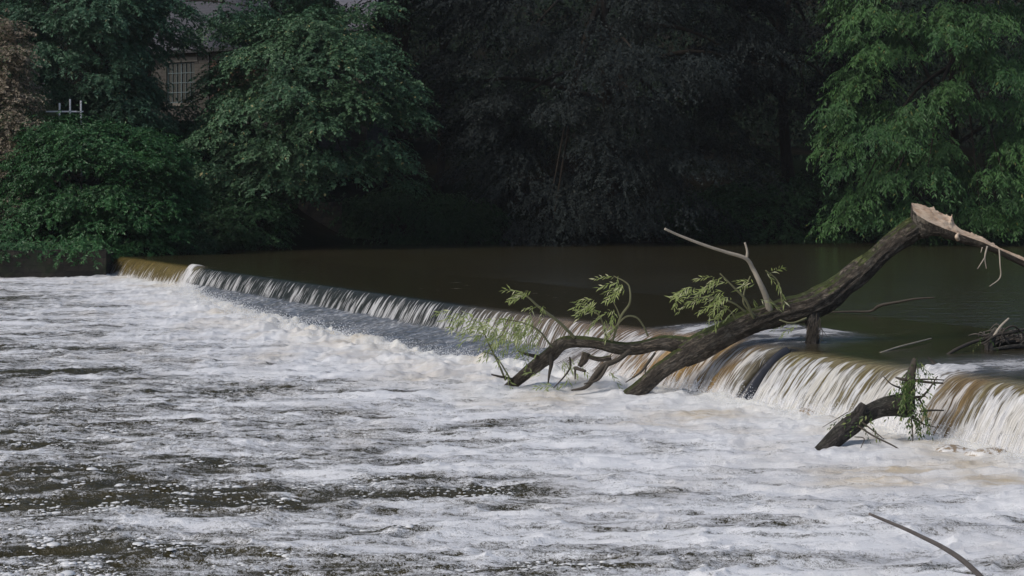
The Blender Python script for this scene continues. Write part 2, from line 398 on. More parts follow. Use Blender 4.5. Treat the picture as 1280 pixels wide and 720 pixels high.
def build_ground():
    xs = np.concatenate([np.arange(-300, -70, 8.), np.arange(-70, 70, 1.2), np.arange(70, 301, 8.)])
    ys = np.concatenate([np.arange(-30, 70, 2.), np.arange(70, 125, .7), np.arange(125, 200, 3.), np.arange(200, 500, 15.)])
    X, Y = np.meshgrid(xs, ys, indexing='xy'); Z = ground_z(X, Y)
    me = np_mesh('hillside', np.stack([X, Y, Z], -1).reshape(-1, 3), grid_quads(*X.shape))
    tag(link('hillside', me, mat_ground()), kind='structure')
build_ground()

# ------------------------------------------------------------ stone materials / weir / walls
def mat_stone(name, a, b, bw=.6, bh=.28, moss=0.0, mortar=(.06, .055, .045)):
    m = M(name)
    tc = m.t.nodes.new('ShaderNodeTexCoord'); sep = m.n('ShaderNodeSeparateXYZ', Vector=tc.outputs['Object'])
    nz = m.noise(tc.outputs['Object'], 3, 4); nw = m.noise(tc.outputs['Object'], 1.4, 3)
    uv = m.comb(m.math('ADD', m.math('ADD', sep.outputs[0], m.math('MULTIPLY', sep.outputs[1], .7)), m.math('MULTIPLY', nw, bw * .8)), m.math('ADD', sep.outputs[2], m.math('MULTIPLY', nz, bh * .5)))
    br = m.n('ShaderNodeTexBrick', Vector=uv, Scale=1.0, **{'Color1': (*a, 1), 'Color2': (*b, 1), 'Mortar': (*mortar, 1), 'Mortar Size': .018, 'Brick Width': bw, 'Row Height': bh, 'Bias': 0.0})
    col = m.mix(m.ramp(nz, .3, .7, 0, .6), br.outputs['Color'], tuple(.5 * v for v in a))
    if moss: col = m.mix(m.ramp(m.noise(tc.outputs['Object'], .9, 4), .5, .7, 0, moss), col, (.02, .032, .01))
    h = m.math('ADD', m.math('MULTIPLY', br.outputs['Fac'], -1.0), m.math('MULTIPLY', nz, .6))
    m.set(Base_Color=col, Roughness=.85, Normal=m.bump(h, .7, .03)); return m.m
MS_W = mat_stone('wet_wall_stone', (.042, .034, .024), (.022, .019, .015), .9, .36, .9, (.012, .012, .010))
MS_B = mat_stone('gritstone', (.10, .090, .076), (.065, .058, .052), .62, .27, .5, (.045, .04, .032))

def box(name, lo, hi, seg=1, disp=0, seed=0):
    """axis box in local frame, returned as co, quads; bevelled by splitting into a lattice surface"""
    lo = np.array(lo, float); hi = np.array(hi, float)
    b = min(.012, .2 * float((hi - lo).min()))
    import bmesh
    bm = bmesh.new(); bmesh.ops.create_cube(bm, size=1)
    for v in bm.verts:
        for i in range(3): v.co[i] = lo[i] + (v.co[i] + .5) * (hi[i] - lo[i])
    if b > 1e-4: bmesh.ops.bevel(bm, geom=bm.edges[:], offset=b, segments=1, affect='EDGES')
    me = bpy.data.meshes.new(name); bm.to_mesh(me); bm.free(); return me
def xform(me, org, ang):
    n = len(me.vertices); a = np.empty(n * 3); me.vertices.foreach_get('co', a); a = a.reshape(-1, 3)
    c, s = math.cos(ang), math.sin(ang)
    r = np.stack([a[:, 0] * c - a[:, 1] * s, a[:, 0] * s + a[:, 1] * c, a[:, 2]], -1) + np.array(org)
    me.vertices.foreach_set('co', r.ravel()); me.update(); return me
def wall_mesh(name, pts, z0, z1, th, seed=0, rough=.04):
    """thick wall along a polyline: front is to the right of travel"""
    pts = np.array(pts, float); seg = np.hypot(*np.diff(pts, axis=0).T); L = np.concatenate([[0], np.cumsum(seg)])
    n = int(L[-1] / .25) + 2; l = np.linspace(0, L[-1], n)
    c = np.stack([np.interp(l, L, pts[:, 0]), np.interp(l, L, pts[:, 1])], -1)
    d = np.gradient(c, axis=0); d /= np.linalg.norm(d, axis=1)[:, None]; nn = np.stack([d[:, 1], -d[:, 0]], -1)
    zt = np.broadcast_to(z1, l.shape) + rough * 1.5 * fbm(l * .6, 0 * l, seed, 3)
    prof = [(.5, z) for z in np.linspace(0, 1, 8)] + [(-.5, z) for z in np.linspace(1, 0, 4)]
    co = []
    for (o, h) in prof:
        z = z0 + (zt - z0) * h
        off = o * th + rough * fbm(l * 1.7, z * 3, seed + 1, 3) * (1 if o > 0 else 0)
        co.append(np.stack([c[:, 0] + nn[:, 0] * off, c[:, 1] + nn[:, 1] * off, z], -1))
    co = np.stack(co, 0)
    q = grid_quads(len(prof), n).tolist()
    q += [[(i) * n, (i + 1) * n, (len(prof) - 2 - i) * n, (len(prof) - 1 - i) * n] for i in range(len(prof) // 2 - 1)]
    e = n - 1
    q += [[(i) * n + e, (len(prof) - 1 - i) * n + e, (len(prof) - 2 - i) * n + e, (i + 1) * n + e] for i in range(len(prof) // 2 - 1)]
    return np_mesh(name, co.reshape(-1, 3), q, smooth=False)

# weir body below the water
def build_weir():
    t = np.arange(-9, 66.2, .5); A = apronA(t); W = footW(t)
    prof = []
    for i, tt in enumerate(t):
        w = float(W[i]); a = float(A[i])
        pts = [(-1.4, -1.5), (-1.4, .72), (-.05, .74), (.10, .66), (.16 + .04 * a, .14), (.3 + (w - .5) * a * .8, -.12), (.3 + w * a, -1.5)]
        prof.append([(*xy(tt, p), z) for p, z in pts])
    co = np.array(prof); nr, nc = co.shape[:2]
    me = np_mesh('stone_weir', co.reshape(-1, 3), grid_quads(nr, nc)[:, ::-1], smooth=False)
    o = link('stone_weir', me, MS_W); tag(o, 'long low stone weir wall crossing the river beneath the falling water', 'weir')
build_weir()
me = wall_mesh('retaining_wall', [(-60, 73.0), (-30, 75.6), (-20.75, 77.7)], -.5, np.float64(1.38), .6, 91, .09)
tag(link('retaining_wall', me, MS_W), 'dark mossy stone retaining wall at far left bank beneath glossy bush', 'wall', 'river walls')
me = wall_mesh('weir_abutment', [(-21.0, 77.75), (-21.55, 81.2), (-21.6, 86)], -.5, np.float64(1.22), .5, 93)
tag(link('weir_abutment', me, MS_W), 'short dark abutment wall where the golden end of the weir meets the bank', 'wall', 'river walls')
a, b = P(334, 0, 106.6), P(426, 0, 108.2)
me = wall_mesh('bank_wall', [(a[0], a[1]), (b[0], b[1])], .3, np.float64(3.9), .7, 95, .09)
tag(link('bank_wall', me, mat_stone('bank_stone', (.075, .06, .045), (.05, .042, .032), .9, .42, .9, (.015, .014, .012))), 'ruined brown stone wall at the pool edge under the broad green tree', 'wall', 'river walls')

# ------------------------------------------------------------ mill building
def build_mill():
    ang = math.radians(-27)
    org = P(196, 0, 114.5); org[2] = 7.5
    root = thing('mill_building', 'old gritstone building with slate roof showing through the trees at upper left', 'building', loc=org)
    def bx(name, lo, hi, mat, par=root):
        me = xform(box(name, lo, hi), org, ang); return part(name, me, mat, par)
    def Lpos(px, py):          # photo point -> local x, z on the front wall
        # ray meets plane through org with direction (cos,sin)
        k = (px - 640) / F; c, s = math.cos(ang), math.sin(ang)
        u = (k * org[1] - org[0]) / (c - k * s); Y = org[1] + u * s
        return u, H - (py - HY) / F * Y - org[2]
    x0, z1 = Lpos(208, 79); x1, z0 = Lpos(243, 128); _, ze = Lpos(225, 66)
    Lx = 11.5; zb = -2.0; D = 9
    mws = MS_B
    slate = M('roof_slate')
    tc = slate.t.nodes.new('ShaderNodeTexCoord'); sp = slate.n('ShaderNodeSeparateXYZ', Vector=tc.outputs['Object'])
    br = slate.n('ShaderNodeTexBrick', Vector=slate.comb(sp.outputs[0], sp.outputs[2]), Scale=1.0, **{'Color1': (.055, .055, .068, 1), 'Color2': (.04, .04, .048, 1), 'Mortar': (.02, .02, .025, 1), 'Mortar Size': .012, 'Brick Width': .45, 'Row Height': .22})
    slate.set(Base_Color=br.outputs['Color'], Roughness=.5, Normal=slate.bump(slate.math('MULTIPLY', br.outputs['Fac'], -1.0), .6, .03))
    def pane_mat():
        m = M('window_glass'); m.set(Base_Color=(.012, .016, .018, 1), Roughness=.08); return m.m
    white = M('painted_timber'); white.set(Base_Color=(.11, .15, .16, 1), Roughness=.6); white = white.m
    trim = M('dressed_stone'); trim.set(Base_Color=trim.mix(trim.noise(trim.coords(), 4, 4), (.12, .11, .095), (.22, .20, .17)), Roughness=.85); trim = trim.m
    brick = mat_stone('red_brick', (.16, .07, .045), (.11, .055, .04), .24, .085, .2)
    # wall built as pieces round the opening, one mesh
    import bmesh
    def join(name, boxes, mat, par=root):
        bm = bmesh.new()
        for lo, hi in boxes:
            m2 = box(name, lo, hi); bm.from_mesh(m2); bpy.data.meshes.remove(m2)
        me = bpy.data.meshes.new(name); bm.to_mesh(me); bm.free()
        return part(name, xform(me, org, ang), mat, par)
    th = .5
    join('wall', [((-.5, 0, zb), (x0, th, ze)), ((x1, 0, zb), (Lx, th, ze)), ((x0, 0, zb), (x1, th, z0)), ((x0, 0, z1 + .002), (x1, th, ze)),
                  ((-.5, th, zb), (0, D, ze)), ((Lx - .5, th, zb), (Lx, D, ze)), ((0, D - .5, zb), (Lx - .5, D, ze))], mws)
    xb, _ = Lpos(262, 100); xb2, _ = Lpos(330, 100)
    join('brick_panel', [((xb, -.04, ze - 3.6), (xb2, -.002, ze - .75))], brick)
    w = bx('window', (x0 + .003, .18, z0 + .003), (x1 - .003, .20, z1 - .003), pane_mat())
    bars = []
    n = 6
    for i in range(n + 1):
        x = x0 + .05 + (x1 - x0 - .1) * i / n; wdt = .045 if i in (0, n, 3) else .022
        bars.append(((x - wdt, .11, z0 + .01), (x + wdt, .17, z1 - .01)))
    for i in range(5):
        z = z0 + .06 + (z1 - z0 - .12) * i / 4
        bars.append(((x0 + .01, .105 - .004, z - .028), (x1 - .01, .175, z + .028)))
    join('window_frame', bars, white, w)
    join('window_sill', [((x0 - .15, -.14, z0 - .24), (x1 + .15, .1, z0 - .01))], trim, w)
    join('lintel', [((x0 - .3, -.05, z1 + .006), (x1 + .3, .1, z1 + .36))], trim, w)
    # roof: sloping slab + ridge beyond
    rise = 5.2
    pts = [(-.9, -.45, ze - .05), (Lx + .4, -.45, ze - .05), (Lx + .4, D / 2, ze + rise), (-.9, D / 2, ze + rise), (-.9, D + .45, ze - .05), (Lx + .4, D + .45, ze - .05)]
    co = np.array(pts + [(p[0], p[1], p[2] + .22) for p in pts])
    q = [(0, 3, 2, 1), (3, 4, 5, 2), (6, 7, 8, 9), (9, 8, 11, 10), (0, 1, 7, 6), (4, 10, 11, 5), (0, 6, 9, 3), (3, 9, 10, 4), (1, 2, 8, 7), (2, 5, 11, 8)]
    me = np_mesh('roof', co, q, smooth=False); roof = part('roof', xform(me, org, ang), slate.m, root)
    gut = M('gutter'); gut.set(Base_Color=(.02, .02, .022, 1), Roughness=.5)
    join('gutter', [((-.9, -.58, ze - .12), (Lx + .4, -.46, ze + .02))], gut.m)
    g1 = [((-.49, .002, ze), (.0, D, ze + .01))]
    join('downpipe', [((x1 + 1.35, -.12, zb), (x1 + 1.45, -.02, ze - .15))], gut.m)
    # gable end infill
    co = []
    for x in (-.45, 0):
        co += [(x, .1, ze - .06), (x, D - .1, ze - .06), (x, D / 2, ze + rise - .1)]
    me = np_mesh('gable', co, [(0, 1, 2), (3, 5, 4)], smooth=False); part('gable', xform(me, org, ang), mws, root)
    # taller rear wing whose slates show higher up
    rx0, rz = Lpos(345, 45); rx1, _ = Lpos(452, 20)
    return root
build_mill()
def build_wing():
    # second roof, higher and behind, seen through leaves at top centre-left
    c = P(400, 40, 122.0); org = np.array([c[0], c[1], 8.0]); ang = math.radians(-12)
    root = thing('rear_building', 'pale slate roofed stone building glimpsed through leaves above the broad green tree', 'building', loc=org)
    z = c[2] - 8.0
    part('wall', xform(box('wall', (-3.9, 0, -2), (3.9, 6, z)), org, ang), MS_B, root)
    m = M('worn_slate'); n = m.voro(m.coords((2, 2, 4)), 1.2)
    m.set(Base_Color=m.mix(n.outputs['Distance'], (.15, .15, .18), (.08, .08, .10)), Roughness=.5, Normal=m.bump(n.outputs['Distance'], .6, .04))
    pts = [(-4.2, -.3, z + .02), (4.2, -.3, z + .02), (4.2, 3, z + 3.4), (-4.2, 3, z + 3.4), (-4.2, 6.3, z + .02), (4.2, 6.3, z + .02)]
    co = np.array(pts + [(p[0], p[1], p[2] + .2) for p in pts])
    q = [(0, 3, 2, 1), (3, 4, 5, 2), (6, 7, 8, 9), (9, 8, 11, 10), (0, 1, 7, 6), (4, 10, 11, 5), (0, 6, 9, 3), (3, 9, 10, 4), (1, 2, 8, 7), (2, 5, 11, 8)]
    part('roof', xform(np_mesh('roof', co, q, smooth=False), org, ang), m.m, root)
build_wing()

def tube(name, pts, rad, nseg=10, ds=.1, rough=0.0, seed=0, cap=True, squash=1.0):
    """smooth tapered tube through world points with irregular surface; returns co, quads"""
    pts = np.array(pts, float); rad = np.array(rad, float)
    L = np.concatenate([[0], np.cumsum(np.linalg.norm(np.diff(pts, axis=0), axis=1))])
    # catmull-rom
    n = max(int(L[-1] / ds) + 2, len(pts) * 2); l = np.linspace(0, L[-1], n)
    ext = np.vstack([2 * pts[0] - pts[1], pts, 2 * pts[-1] - pts[-2]])
    i = np.clip(np.searchsorted(L, l, side='right') - 1, 0, len(pts) - 2)
    u = ((l - L[i]) / np.maximum(L[i + 1] - L[i], 1e-9))[:, None]
    p0, p1, p2, p3 = ext[i], ext[i + 1], ext[i + 2], ext[i + 3]
    c = .5 * ((2 * p1) + (-p0 + p2) * u + (2 * p0 - 5 * p1 + 4 * p2 - p3) * u ** 2 + (-p0 + 3 * p1 - 3 * p2 + p3) * u ** 3)
    r = np.interp(l, L, rad)
    d = np.gradient(c, axis=0); d /= np.linalg.norm(d, axis=1)[:, None] + 1e-9
    ref = np.array([.13, -.9, .2]); ref /= np.linalg.norm(ref)
    a = np.cross(d, ref); a /= np.linalg.norm(a, axis=1)[:, None] + 1e-9; b = np.cross(d, a)
    th = np.linspace(0, 2 * np.pi, nseg, endpoint=False)
    TH, LL = np.meshgrid(th, l, indexing='xy')
    R = r[:, None] * np.ones_like(TH)
    if rough:
        per = 3 + nseg / 6
        x1 = np.cos(TH) * 2.2; y1 = np.sin(TH) * 2.2
        nz = fbm(x1 * 1.6 + LL * .9, y1 * 1.6 + 5 + LL * .35, seed, 3) + .6 * fbm(x1 * 4 + LL * .6, y1 * 4 + LL * .6, seed + 9, 2)
        nz += .5 * perlin(LL * 1.3, 0 * LL, seed + 4)
        R = R * (1 + rough * nz)
    co = c[:, None, :] + R[..., None] * (np.cos(TH)[..., None] * a[:, None, :] + np.sin(TH)[..., None] * b[:, None, :] * squash)
    q = grid_quads(n, nseg, True)
    co = co.reshape(-1, 3)
    rm = float(r.mean()); bk = np.stack([np.cos(TH) * rm * 1.0, np.sin(TH) * rm * 1.0, LL], -1).reshape(-1, 3)
    if cap:
        bk = np.vstack([bk, [[0, 0, 0], [0, 0, float(L[-1])]]])
        k = len(co); co = np.vstack([co, c[0][None], c[-1][None]])
        j = np.arange(nseg); j2 = (j + 1) % nseg
        q = np.vstack([q, np.stack([j2, j, np.full(nseg, k), np.full(nseg, k)], -1), np.stack([(n - 1) * nseg + j, (n - 1) * nseg + j2, np.full(nseg, k + 1), np.full(nseg, k + 1)], -1)])
    return co, q, bk
def join_geo(geos):
    cs, qs, bs, o = [], [], [], 0
    for c, q, b in geos:
        cs.append(c); qs.append(q + o); bs.append(b + [0, 0, 3.7 * len(bs)]); o += len(c)
    return np.vstack(cs), np.vstack(qs), np.vstack(bs)
def geo_mesh(name, geos, **kw):
    c, q, b = join_geo(geos)
    me = bpy.data.meshes.new(name)
    faces = [tuple(dict.fromkeys(f)) for f in q.tolist()]
    me.from_pydata(c.tolist(), [], faces); me.polygons.foreach_set('use_smooth', [True] * len(me.polygons)); me.update()
    at = me.attributes.new('bk', 'FLOAT_VECTOR', 'POINT'); at.data.foreach_set('vector', b.astype(np.float32).ravel()); return me

# ------------------------------------------------------------ white railing far left
def build_rail():
    Y = 88.0; a = P(64, 139.5, Y); b = P(103, 139.8, Y)
    g = float(ground_z(np.array(a[0]), np.array(Y)))
    root = thing('white_railing', 'short white railing with three posts above the glossy bush at far left', 'railing', loc=(a[0], Y, g))
    m = M('white_paint'); m.set(Base_Color=(.8, .8, .82, 1), Roughness=.5); m = m.m
    part('rail', box('rail', (a[0] - .3, Y - .03, a[2] - .04), (b[0] + .06, Y + .03, a[2] + .04)), m, root)
    for px, y0 in ((75, 129), (88, 124), (101.5, 126)):
        c = P(px, y0, Y)
        me = box('post', (c[0] - .05, Y - .10, g - .3), (c[0] + .05, Y - .032, c[2]))
        part('post', me, m, root)
build_rail()

# ------------------------------------------------------------ leaves
def leaf_mesh(name, pos, d, nrm, L, W, rnd, fold=.12):
    n = len(pos)
    d = d / (np.linalg.norm(d, axis=1)[:, None] + 1e-9)
    s = np.cross(d, nrm); s /= np.linalg.norm(s, axis=1)[:, None] + 1e-9
    up = np.cross(s, d)
    L = np.asarray(L).reshape(-1, 1) * np.ones((n, 1)); W = np.asarray(W).reshape(-1, 1) * np.ones((n, 1))
    v0 = pos; v1 = pos + d * L * .45 + s * W * .5 + up * W * fold; v2 = pos + d * L - up * L * .08; v3 = pos + d * L * .45 - s * W * .5 + up * W * fold
    co = np.stack([v0, v1, v2, v3], 1).reshape(-1, 3)
    q = np.arange(n * 4).reshape(-1, 4)
    return np_mesh(name, co, q, smooth=False, attrs=dict(rnd=np.repeat(rnd, 4)))
def leaf_mat(name, a, b, c=None, rough=.5, spec=.35, cfrac=.04, trans=.0):
    m = M(name); r = m.attr('rnd').outputs['Fac']
    col = m.mix(m.math('FRACT', r), a, b)
    big = m.noise(m.coords(), .35, 3)
    col = m.mix(m.ramp(big, .35, .7, 0, .5), col, tuple(.75 * v for v in a))
    if c is not None:
        col = m.mix(m.math('GREATER_THAN', r, 1.0), col, c)
    m.set(Base_Color=col, Roughness=rough, Specular_IOR_Level=spec)
    if trans:
        tr = m.n('ShaderNodeBsdfTranslucent', Color=col); mx = m.n('ShaderNodeMixShader', Fac=trans)
        m.t.links.new(m.b.outputs[0], mx.inputs[1]); m.t.links.new(tr.outputs[0], mx.inputs[2])
        m.t.links.new(mx.outputs[0], m.t.nodes['Material Output'].inputs[0])
    return m.m
def rvec(n): v = rng.normal(size=(n, 3)); return v / np.linalg.norm(v, axis=1)[:, None]
def crown_leaves(center, rad, boughs, twigs, per, L, W, bsize=(2.2, .7), droop=.6, tl=1.1, front=.75, shell=(.55, 1.0), seed=1, lump=.25, accent=.0, clip=None, extra=None, hang=0.0):
    """boughs spread through the crown, twigs on each bough, leaves along every twig"""
    global rng
    rng = np.random.default_rng(seed)
    c = np.array(center, float); rad = np.array(rad, float)
    B, Rr = [], []
    while len(B) < boughs:
        v = rvec(1)[0]
        if v[1] > .25 and rng.random() < front: continue
        r = rng.uniform(*shell) ** .6 * (1 + lump * perlin(v[0] * 2.3 + seed, v[2] * 2.3 + v[1], seed))
        p = c + v * rad * r
        if clip is not None and not clip(p): continue
        B.append(p); Rr.append(v)
    if extra is not None:
        for e in extra: B.append(np.array(e)); v = (np.array(e) - c) / rad; Rr.append(v / np.linalg.norm(v))
    B = np.array(B); Rr = np.array(Rr); nb = len(B)
    bs = rng.uniform(.55, 1.35, nb) * bsize[0]
    nt = nb * twigs; bi = np.repeat(np.arange(nb), twigs)
    ang = rng.uniform(0, 2 * np.pi, nt); rr = np.sqrt(rng.uniform(0, 1, nt))
    out = Rr * np.array([1, 1, .25]); out /= np.linalg.norm(out, axis=1)[:, None] + 1e-9
    # bough: flattened dome that slopes down outward
    ox = np.cos(ang) * rr; oy = np.sin(ang) * rr
    px = ox * bs[bi]; py = oy * bs[bi]
    slope = (px * out[bi, 0] + py * out[bi, 1])
    pz = rng.normal(size=nt) * bsize[1] * .5 - .45 * droop * slope - .35 * bs[bi] * rr ** 2
    base = B[bi] + np.stack([px, py, pz], -1)
    td = np.stack([ox, oy, 0 * ox], -1) + out[bi] * .7 + rng.normal(size=(nt, 3)) * .35; td[:, 2] = td[:, 2] * .5 - .15 - hang
    td /= np.linalg.norm(td, axis=1)[:, None]
    tlen = tl * rng.uniform(.5, 1.3, nt)
    n = nt * per; ti = np.repeat(np.arange(nt), per); u = np.tile((np.arange(per) + .5) / per, nt) + rng.uniform(-.3, .3, n) / per
    pos = base[ti] + td[ti] * (tlen[ti] * u)[:, None]; pos[:, 2] -= droop * .5 * tlen[ti] * u ** 2
    sd = np.where(np.arange(n) % 2 == 0, 1.0, -1.0)[:, None]
    side = np.cross(td[ti], [0, 0, 1.0]); side /= np.linalg.norm(side, axis=1)[:, None] + 1e-9
    ld = td[ti] * .7 + side * sd * .8 + rng.normal(size=(n, 3)) * .35; ld[:, 2] -= .25 + droop * .5 * u + hang
    nr = np.array([0, 0, 1.0]) + rng.normal(size=(n, 3)) * .45 + out[bi[ti]] * .35
    rnd = np.clip(np.repeat(rng.uniform(0, .6, nb), twigs * per) + rng.uniform(0, .4, n), 0, .999)
    if accent: rnd = np.where(rng.random(n) < accent, 1.5, rnd)
    sc = rng.uniform(.45, 1.45, n)
    return (pos, ld, nr, L * sc, W * sc, rnd), B
bark = M('tree_bark'); _c = bark.coords((1, 1, .25)); _n = bark.noise(_c, 6, 5, .65)
bark.set(Base_Color=bark.mix(_n, (.018, .014, .011), (.05, .042, .033)), Roughness=.95, Specular_IOR_Level=.1, Normal=bark.bump(_n, .8, .05)); bark = bark.m
def make_tree(name, label, cat, base, center, rad, mat, trunk_r=.4, limbs=12, group=None, fork=.4, kw=None, trunk_pts=None):
    base = np.array(base, float)
    root = thing(name, label, cat, group, loc=base)
    args, B = crown_leaves(center, rad, **kw)
    part('crown', leaf_mesh('crown', *args), mat, root)
    c = np.array(center, float)
    fk = base + (c - base) * fork; fk[2] = base[2] + (c[2] - base[2]) * fork
    top = c + np.array([0, 0, rad[2] * .6])
    tp_ = trunk_pts or [base - [0, 0, .4], base + (fk - base) * .5 + [.15, 0, 0], fk, c, top]
    g = [tube('t', tp_, np.linspace(1.15, .25, len(tp_)) * trunk_r, 12, .5, .12, 5)]
    part('trunk', geo_mesh('trunk', g), bark, root)
    idx = np.argsort(rng.random(len(B)))[:limbs]; g = []
    for i in idx:
        s = rng.uniform(.15, .9); st = fk + (top - fk) * s * .8
        e = B[i]; mid = (st + e) / 2 + [0, 0, .12 * np.linalg.norm(e - st)]
        g.append(tube('b', [st, mid, e], [trunk_r * .38, trunk_r * .22, .03], 7, .6, .1, i))
    if g: part('branches', geo_mesh('branches', g), bark, root)
    return root
ASH = leaf_mat('ash_leaves', (.034, .10, .034), (.10, .215, .06), (.18, .20, .05), trans=.25)
SYC = leaf_mat('sycamore_leaves', (.048, .118, .062), (.115, .215, .095), (.32, .29, .13), trans=.2)
ASH2 = leaf_mat('dim_ash_leaves', (.042, .108, .064), (.088, .185, .098), (.10, .11, .05), trans=.2)
BEECH = leaf_mat('copper_beech_leaves', (.016, .022, .0215), (.028, .036, .034), (.05, .055, .05), trans=.05, spec=.12, rough=.6)
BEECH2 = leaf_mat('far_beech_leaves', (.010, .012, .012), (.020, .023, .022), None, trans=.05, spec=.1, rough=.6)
LAUREL = leaf_mat('laurel_leaves', (.017, .070, .020), (.045, .145, .038), (.07, .15, .04), rough=.45, spec=.35)
BROWN = leaf_mat('withered_leaves', (.20, .16, .11), (.42, .35, .26), (.07, .09, .035), trans=.2)
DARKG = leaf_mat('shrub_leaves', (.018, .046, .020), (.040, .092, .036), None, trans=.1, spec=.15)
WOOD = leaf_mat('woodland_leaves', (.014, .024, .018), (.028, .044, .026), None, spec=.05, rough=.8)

def gz(p): return float(ground_z(np.array(p[0]), np.array(p[1])))
def at(px, py, Y): return P(px, py, Y)
def basept(px, Y):
    p = P(px, 0, Y); p[2] = gz(p); return p
def trees():
    # bright ash at the right
    ex = [P(1045, 130, 101), P(1060, 200, 101), P(1075, 240, 101), P(1100, 262, 101), P(1140, 250, 101), P(1052, 265, 102), P(1090, 60, 101), P(1080, 10, 101), P(1045, 175, 101.5), P(1250, 215, 101), P(1262, 245, 101), P(1130, 170, 100), P(1160, 210, 100), P(1110, 215, 100.5),
          P(1150, 130, 100), P(1090, 160, 100), P(1240, 20, 100), P(1225, 262, 102), P(1255, 270, 102), P(1280, 262, 102), P(1300, 240, 102), P(1205, 245, 103), P(1275, 180, 101), P(1290, 130, 101), P(1190, 40, 100), P(1265, 90, 100)]
    make_tree('ash_tree', 'bright green ash tree overhanging the pool at the right edge', 'tree', basept(1200, 112), P(1190, 60, 107), (8.8, 5.5, 12.5), ASH, .45, 14, None,
              kw=dict(boughs=115, twigs=56, per=14, L=.30, W=.095, bsize=(1.35, .6), droop=.9, tl=1.1, seed=11, lump=.25, accent=.012, extra=ex, hang=.25, clip=lambda p: p[2] > 2.0 and not (abs((p[0] / p[1] * F + 640) - 1212) < 16 and 90 < HY + (H - p[2]) * F / p[1] < 190)))
    # copper beeches
    bx = [P(640, 215, 103), P(690, 240, 102), P(665, 275, 103), P(720, 265, 102), P(760, 240, 101), P(800, 262, 102), P(840, 240, 102), P(600, 160, 104), P(620, 120, 104), P(800, 120, 100), P(700, 130, 101), P(750, 170, 100), P(860, 190, 101), P(690, 285, 103), P(770, 200, 100), P(590, 200, 105),
          P(830, 90, 99), P(790, 60, 99), P(880, 70, 100), P(740, 90, 99)]
    make_tree('copper_beech', 'huge dark purple copper beech drooping over the middle of the far bank', 'tree', basept(770, 116), P(755, 50, 110), (12.6, 8, 15.5), BEECH, .7, 18, 'copper beeches on the far bank',
              kw=dict(boughs=170, twigs=80, per=14, L=.19, W=.115, bsize=(1.9, .5), droop=.95, tl=1.2, seed=12, lump=.3, accent=.02, extra=bx, hang=.1, clip=lambda p: p[2] > 2.2))
    make_tree('copper_beech', 'darker copper beech half hidden between the huge beech and the bright ash', 'tree', basept(985, 121), P(975, 40, 116), (8.8, 6, 16.5), BEECH2, .6, 12, 'copper beeches on the far bank',
              kw=dict(boughs=110, twigs=70, per=13, L=.20, W=.12, bsize=(1.9, .5), droop=.9, tl=1.2, seed=13, lump=.25, accent=0, clip=lambda p: p[2] > 1.8))
    # broad green tree centre-left
    sx = [P(260, 165, 93), P(250, 205, 93), P(290, 225, 94), P(330, 215, 93), P(385, 225, 94), P(430, 200, 95), P(480, 175, 96), P(515, 140, 97), P(510, 110, 97), P(300, 130, 92), P(345, 175, 92), P(400, 150, 92), P(450, 120, 94), P(360, 110, 92), P(330, 60, 94), P(425, 75, 94), P(470, 80, 95), P(262, 215, 94), P(400, 195, 93)]
    make_tree('sycamore_tree', 'broad mid green tree spreading over the pool bank in front of the stone buildings', 'tree', basept(400, 110), P(390, 118, 99), (6.9, 5, 5.6), SYC, .4, 14, None, fork=.35,
              kw=dict(boughs=100, twigs=62, per=14, L=.21, W=.13, bsize=(1.45, .55), droop=.75, tl=.9, seed=14, lump=.3, accent=.015, extra=sx, front=.9, clip=lambda p: not (p[0] / p[1] * F + 640 < 262 and HY + (H - p[2]) * F / p[1] < 150) and HY + (H - p[2]) * F / p[1] < 238))
    make_tree('ash_tree', 'dusky green tree at upper left whose dark trunk stands beside the stone building', 'tree', basept(186, 101), P(108, 42, 97), (5.6, 4.5, 5.4), ASH2, .27, 12, None, fork=.62,
              kw=dict(boughs=110, twigs=60, per=14, L=.22, W=.11, bsize=(1.25, .5), droop=.8, tl=.9, seed=15, lump=.3, accent=.008, extra=[P(150, 135, 94), P(165, 120, 94), P(60, 110, 94), P(130, 95, 93), P(40, 60, 95), P(185, 140, 95), P(210, 25, 96), P(212, 148, 99), P(196, 152, 98), P(244, 140, 99), P(200, 148, 98), P(290, 40, 99), P(225, 45, 99), P(320, 8, 99), P(200, 45, 99), P(250, 20, 98), P(290, 15, 98), P(225, 5, 96)],
                      clip=lambda p: not (190 < p[0] / p[1] * F + 640 < 300 and HY + (H - p[2]) * F / p[1] > 42) and not (50 < p[0] / p[1] * F + 640 < 112 and HY + (H - p[2]) * F / p[1] > 108)))
    make_tree('high_tree', 'dark leafy tree filling the top edge above the slate roofs', 'tree', basept(330, 118), P(350, -75, 108), (9, 5, 5.6), SYC, .4, 8, None, fork=.6,
              kw=dict(boughs=90, twigs=50, per=13, L=.23, W=.14, bsize=(1.5, .5), droop=.7, tl=.9, seed=16, lump=.3, accent=.006, clip=lambda p: True,
                      extra=[P(300, 30, 104), P(330, 20, 104), P(440, 15, 104), P(465, 40, 104), P(260, 35, 105), P(345, 45, 103), P(480, 5, 104)]))
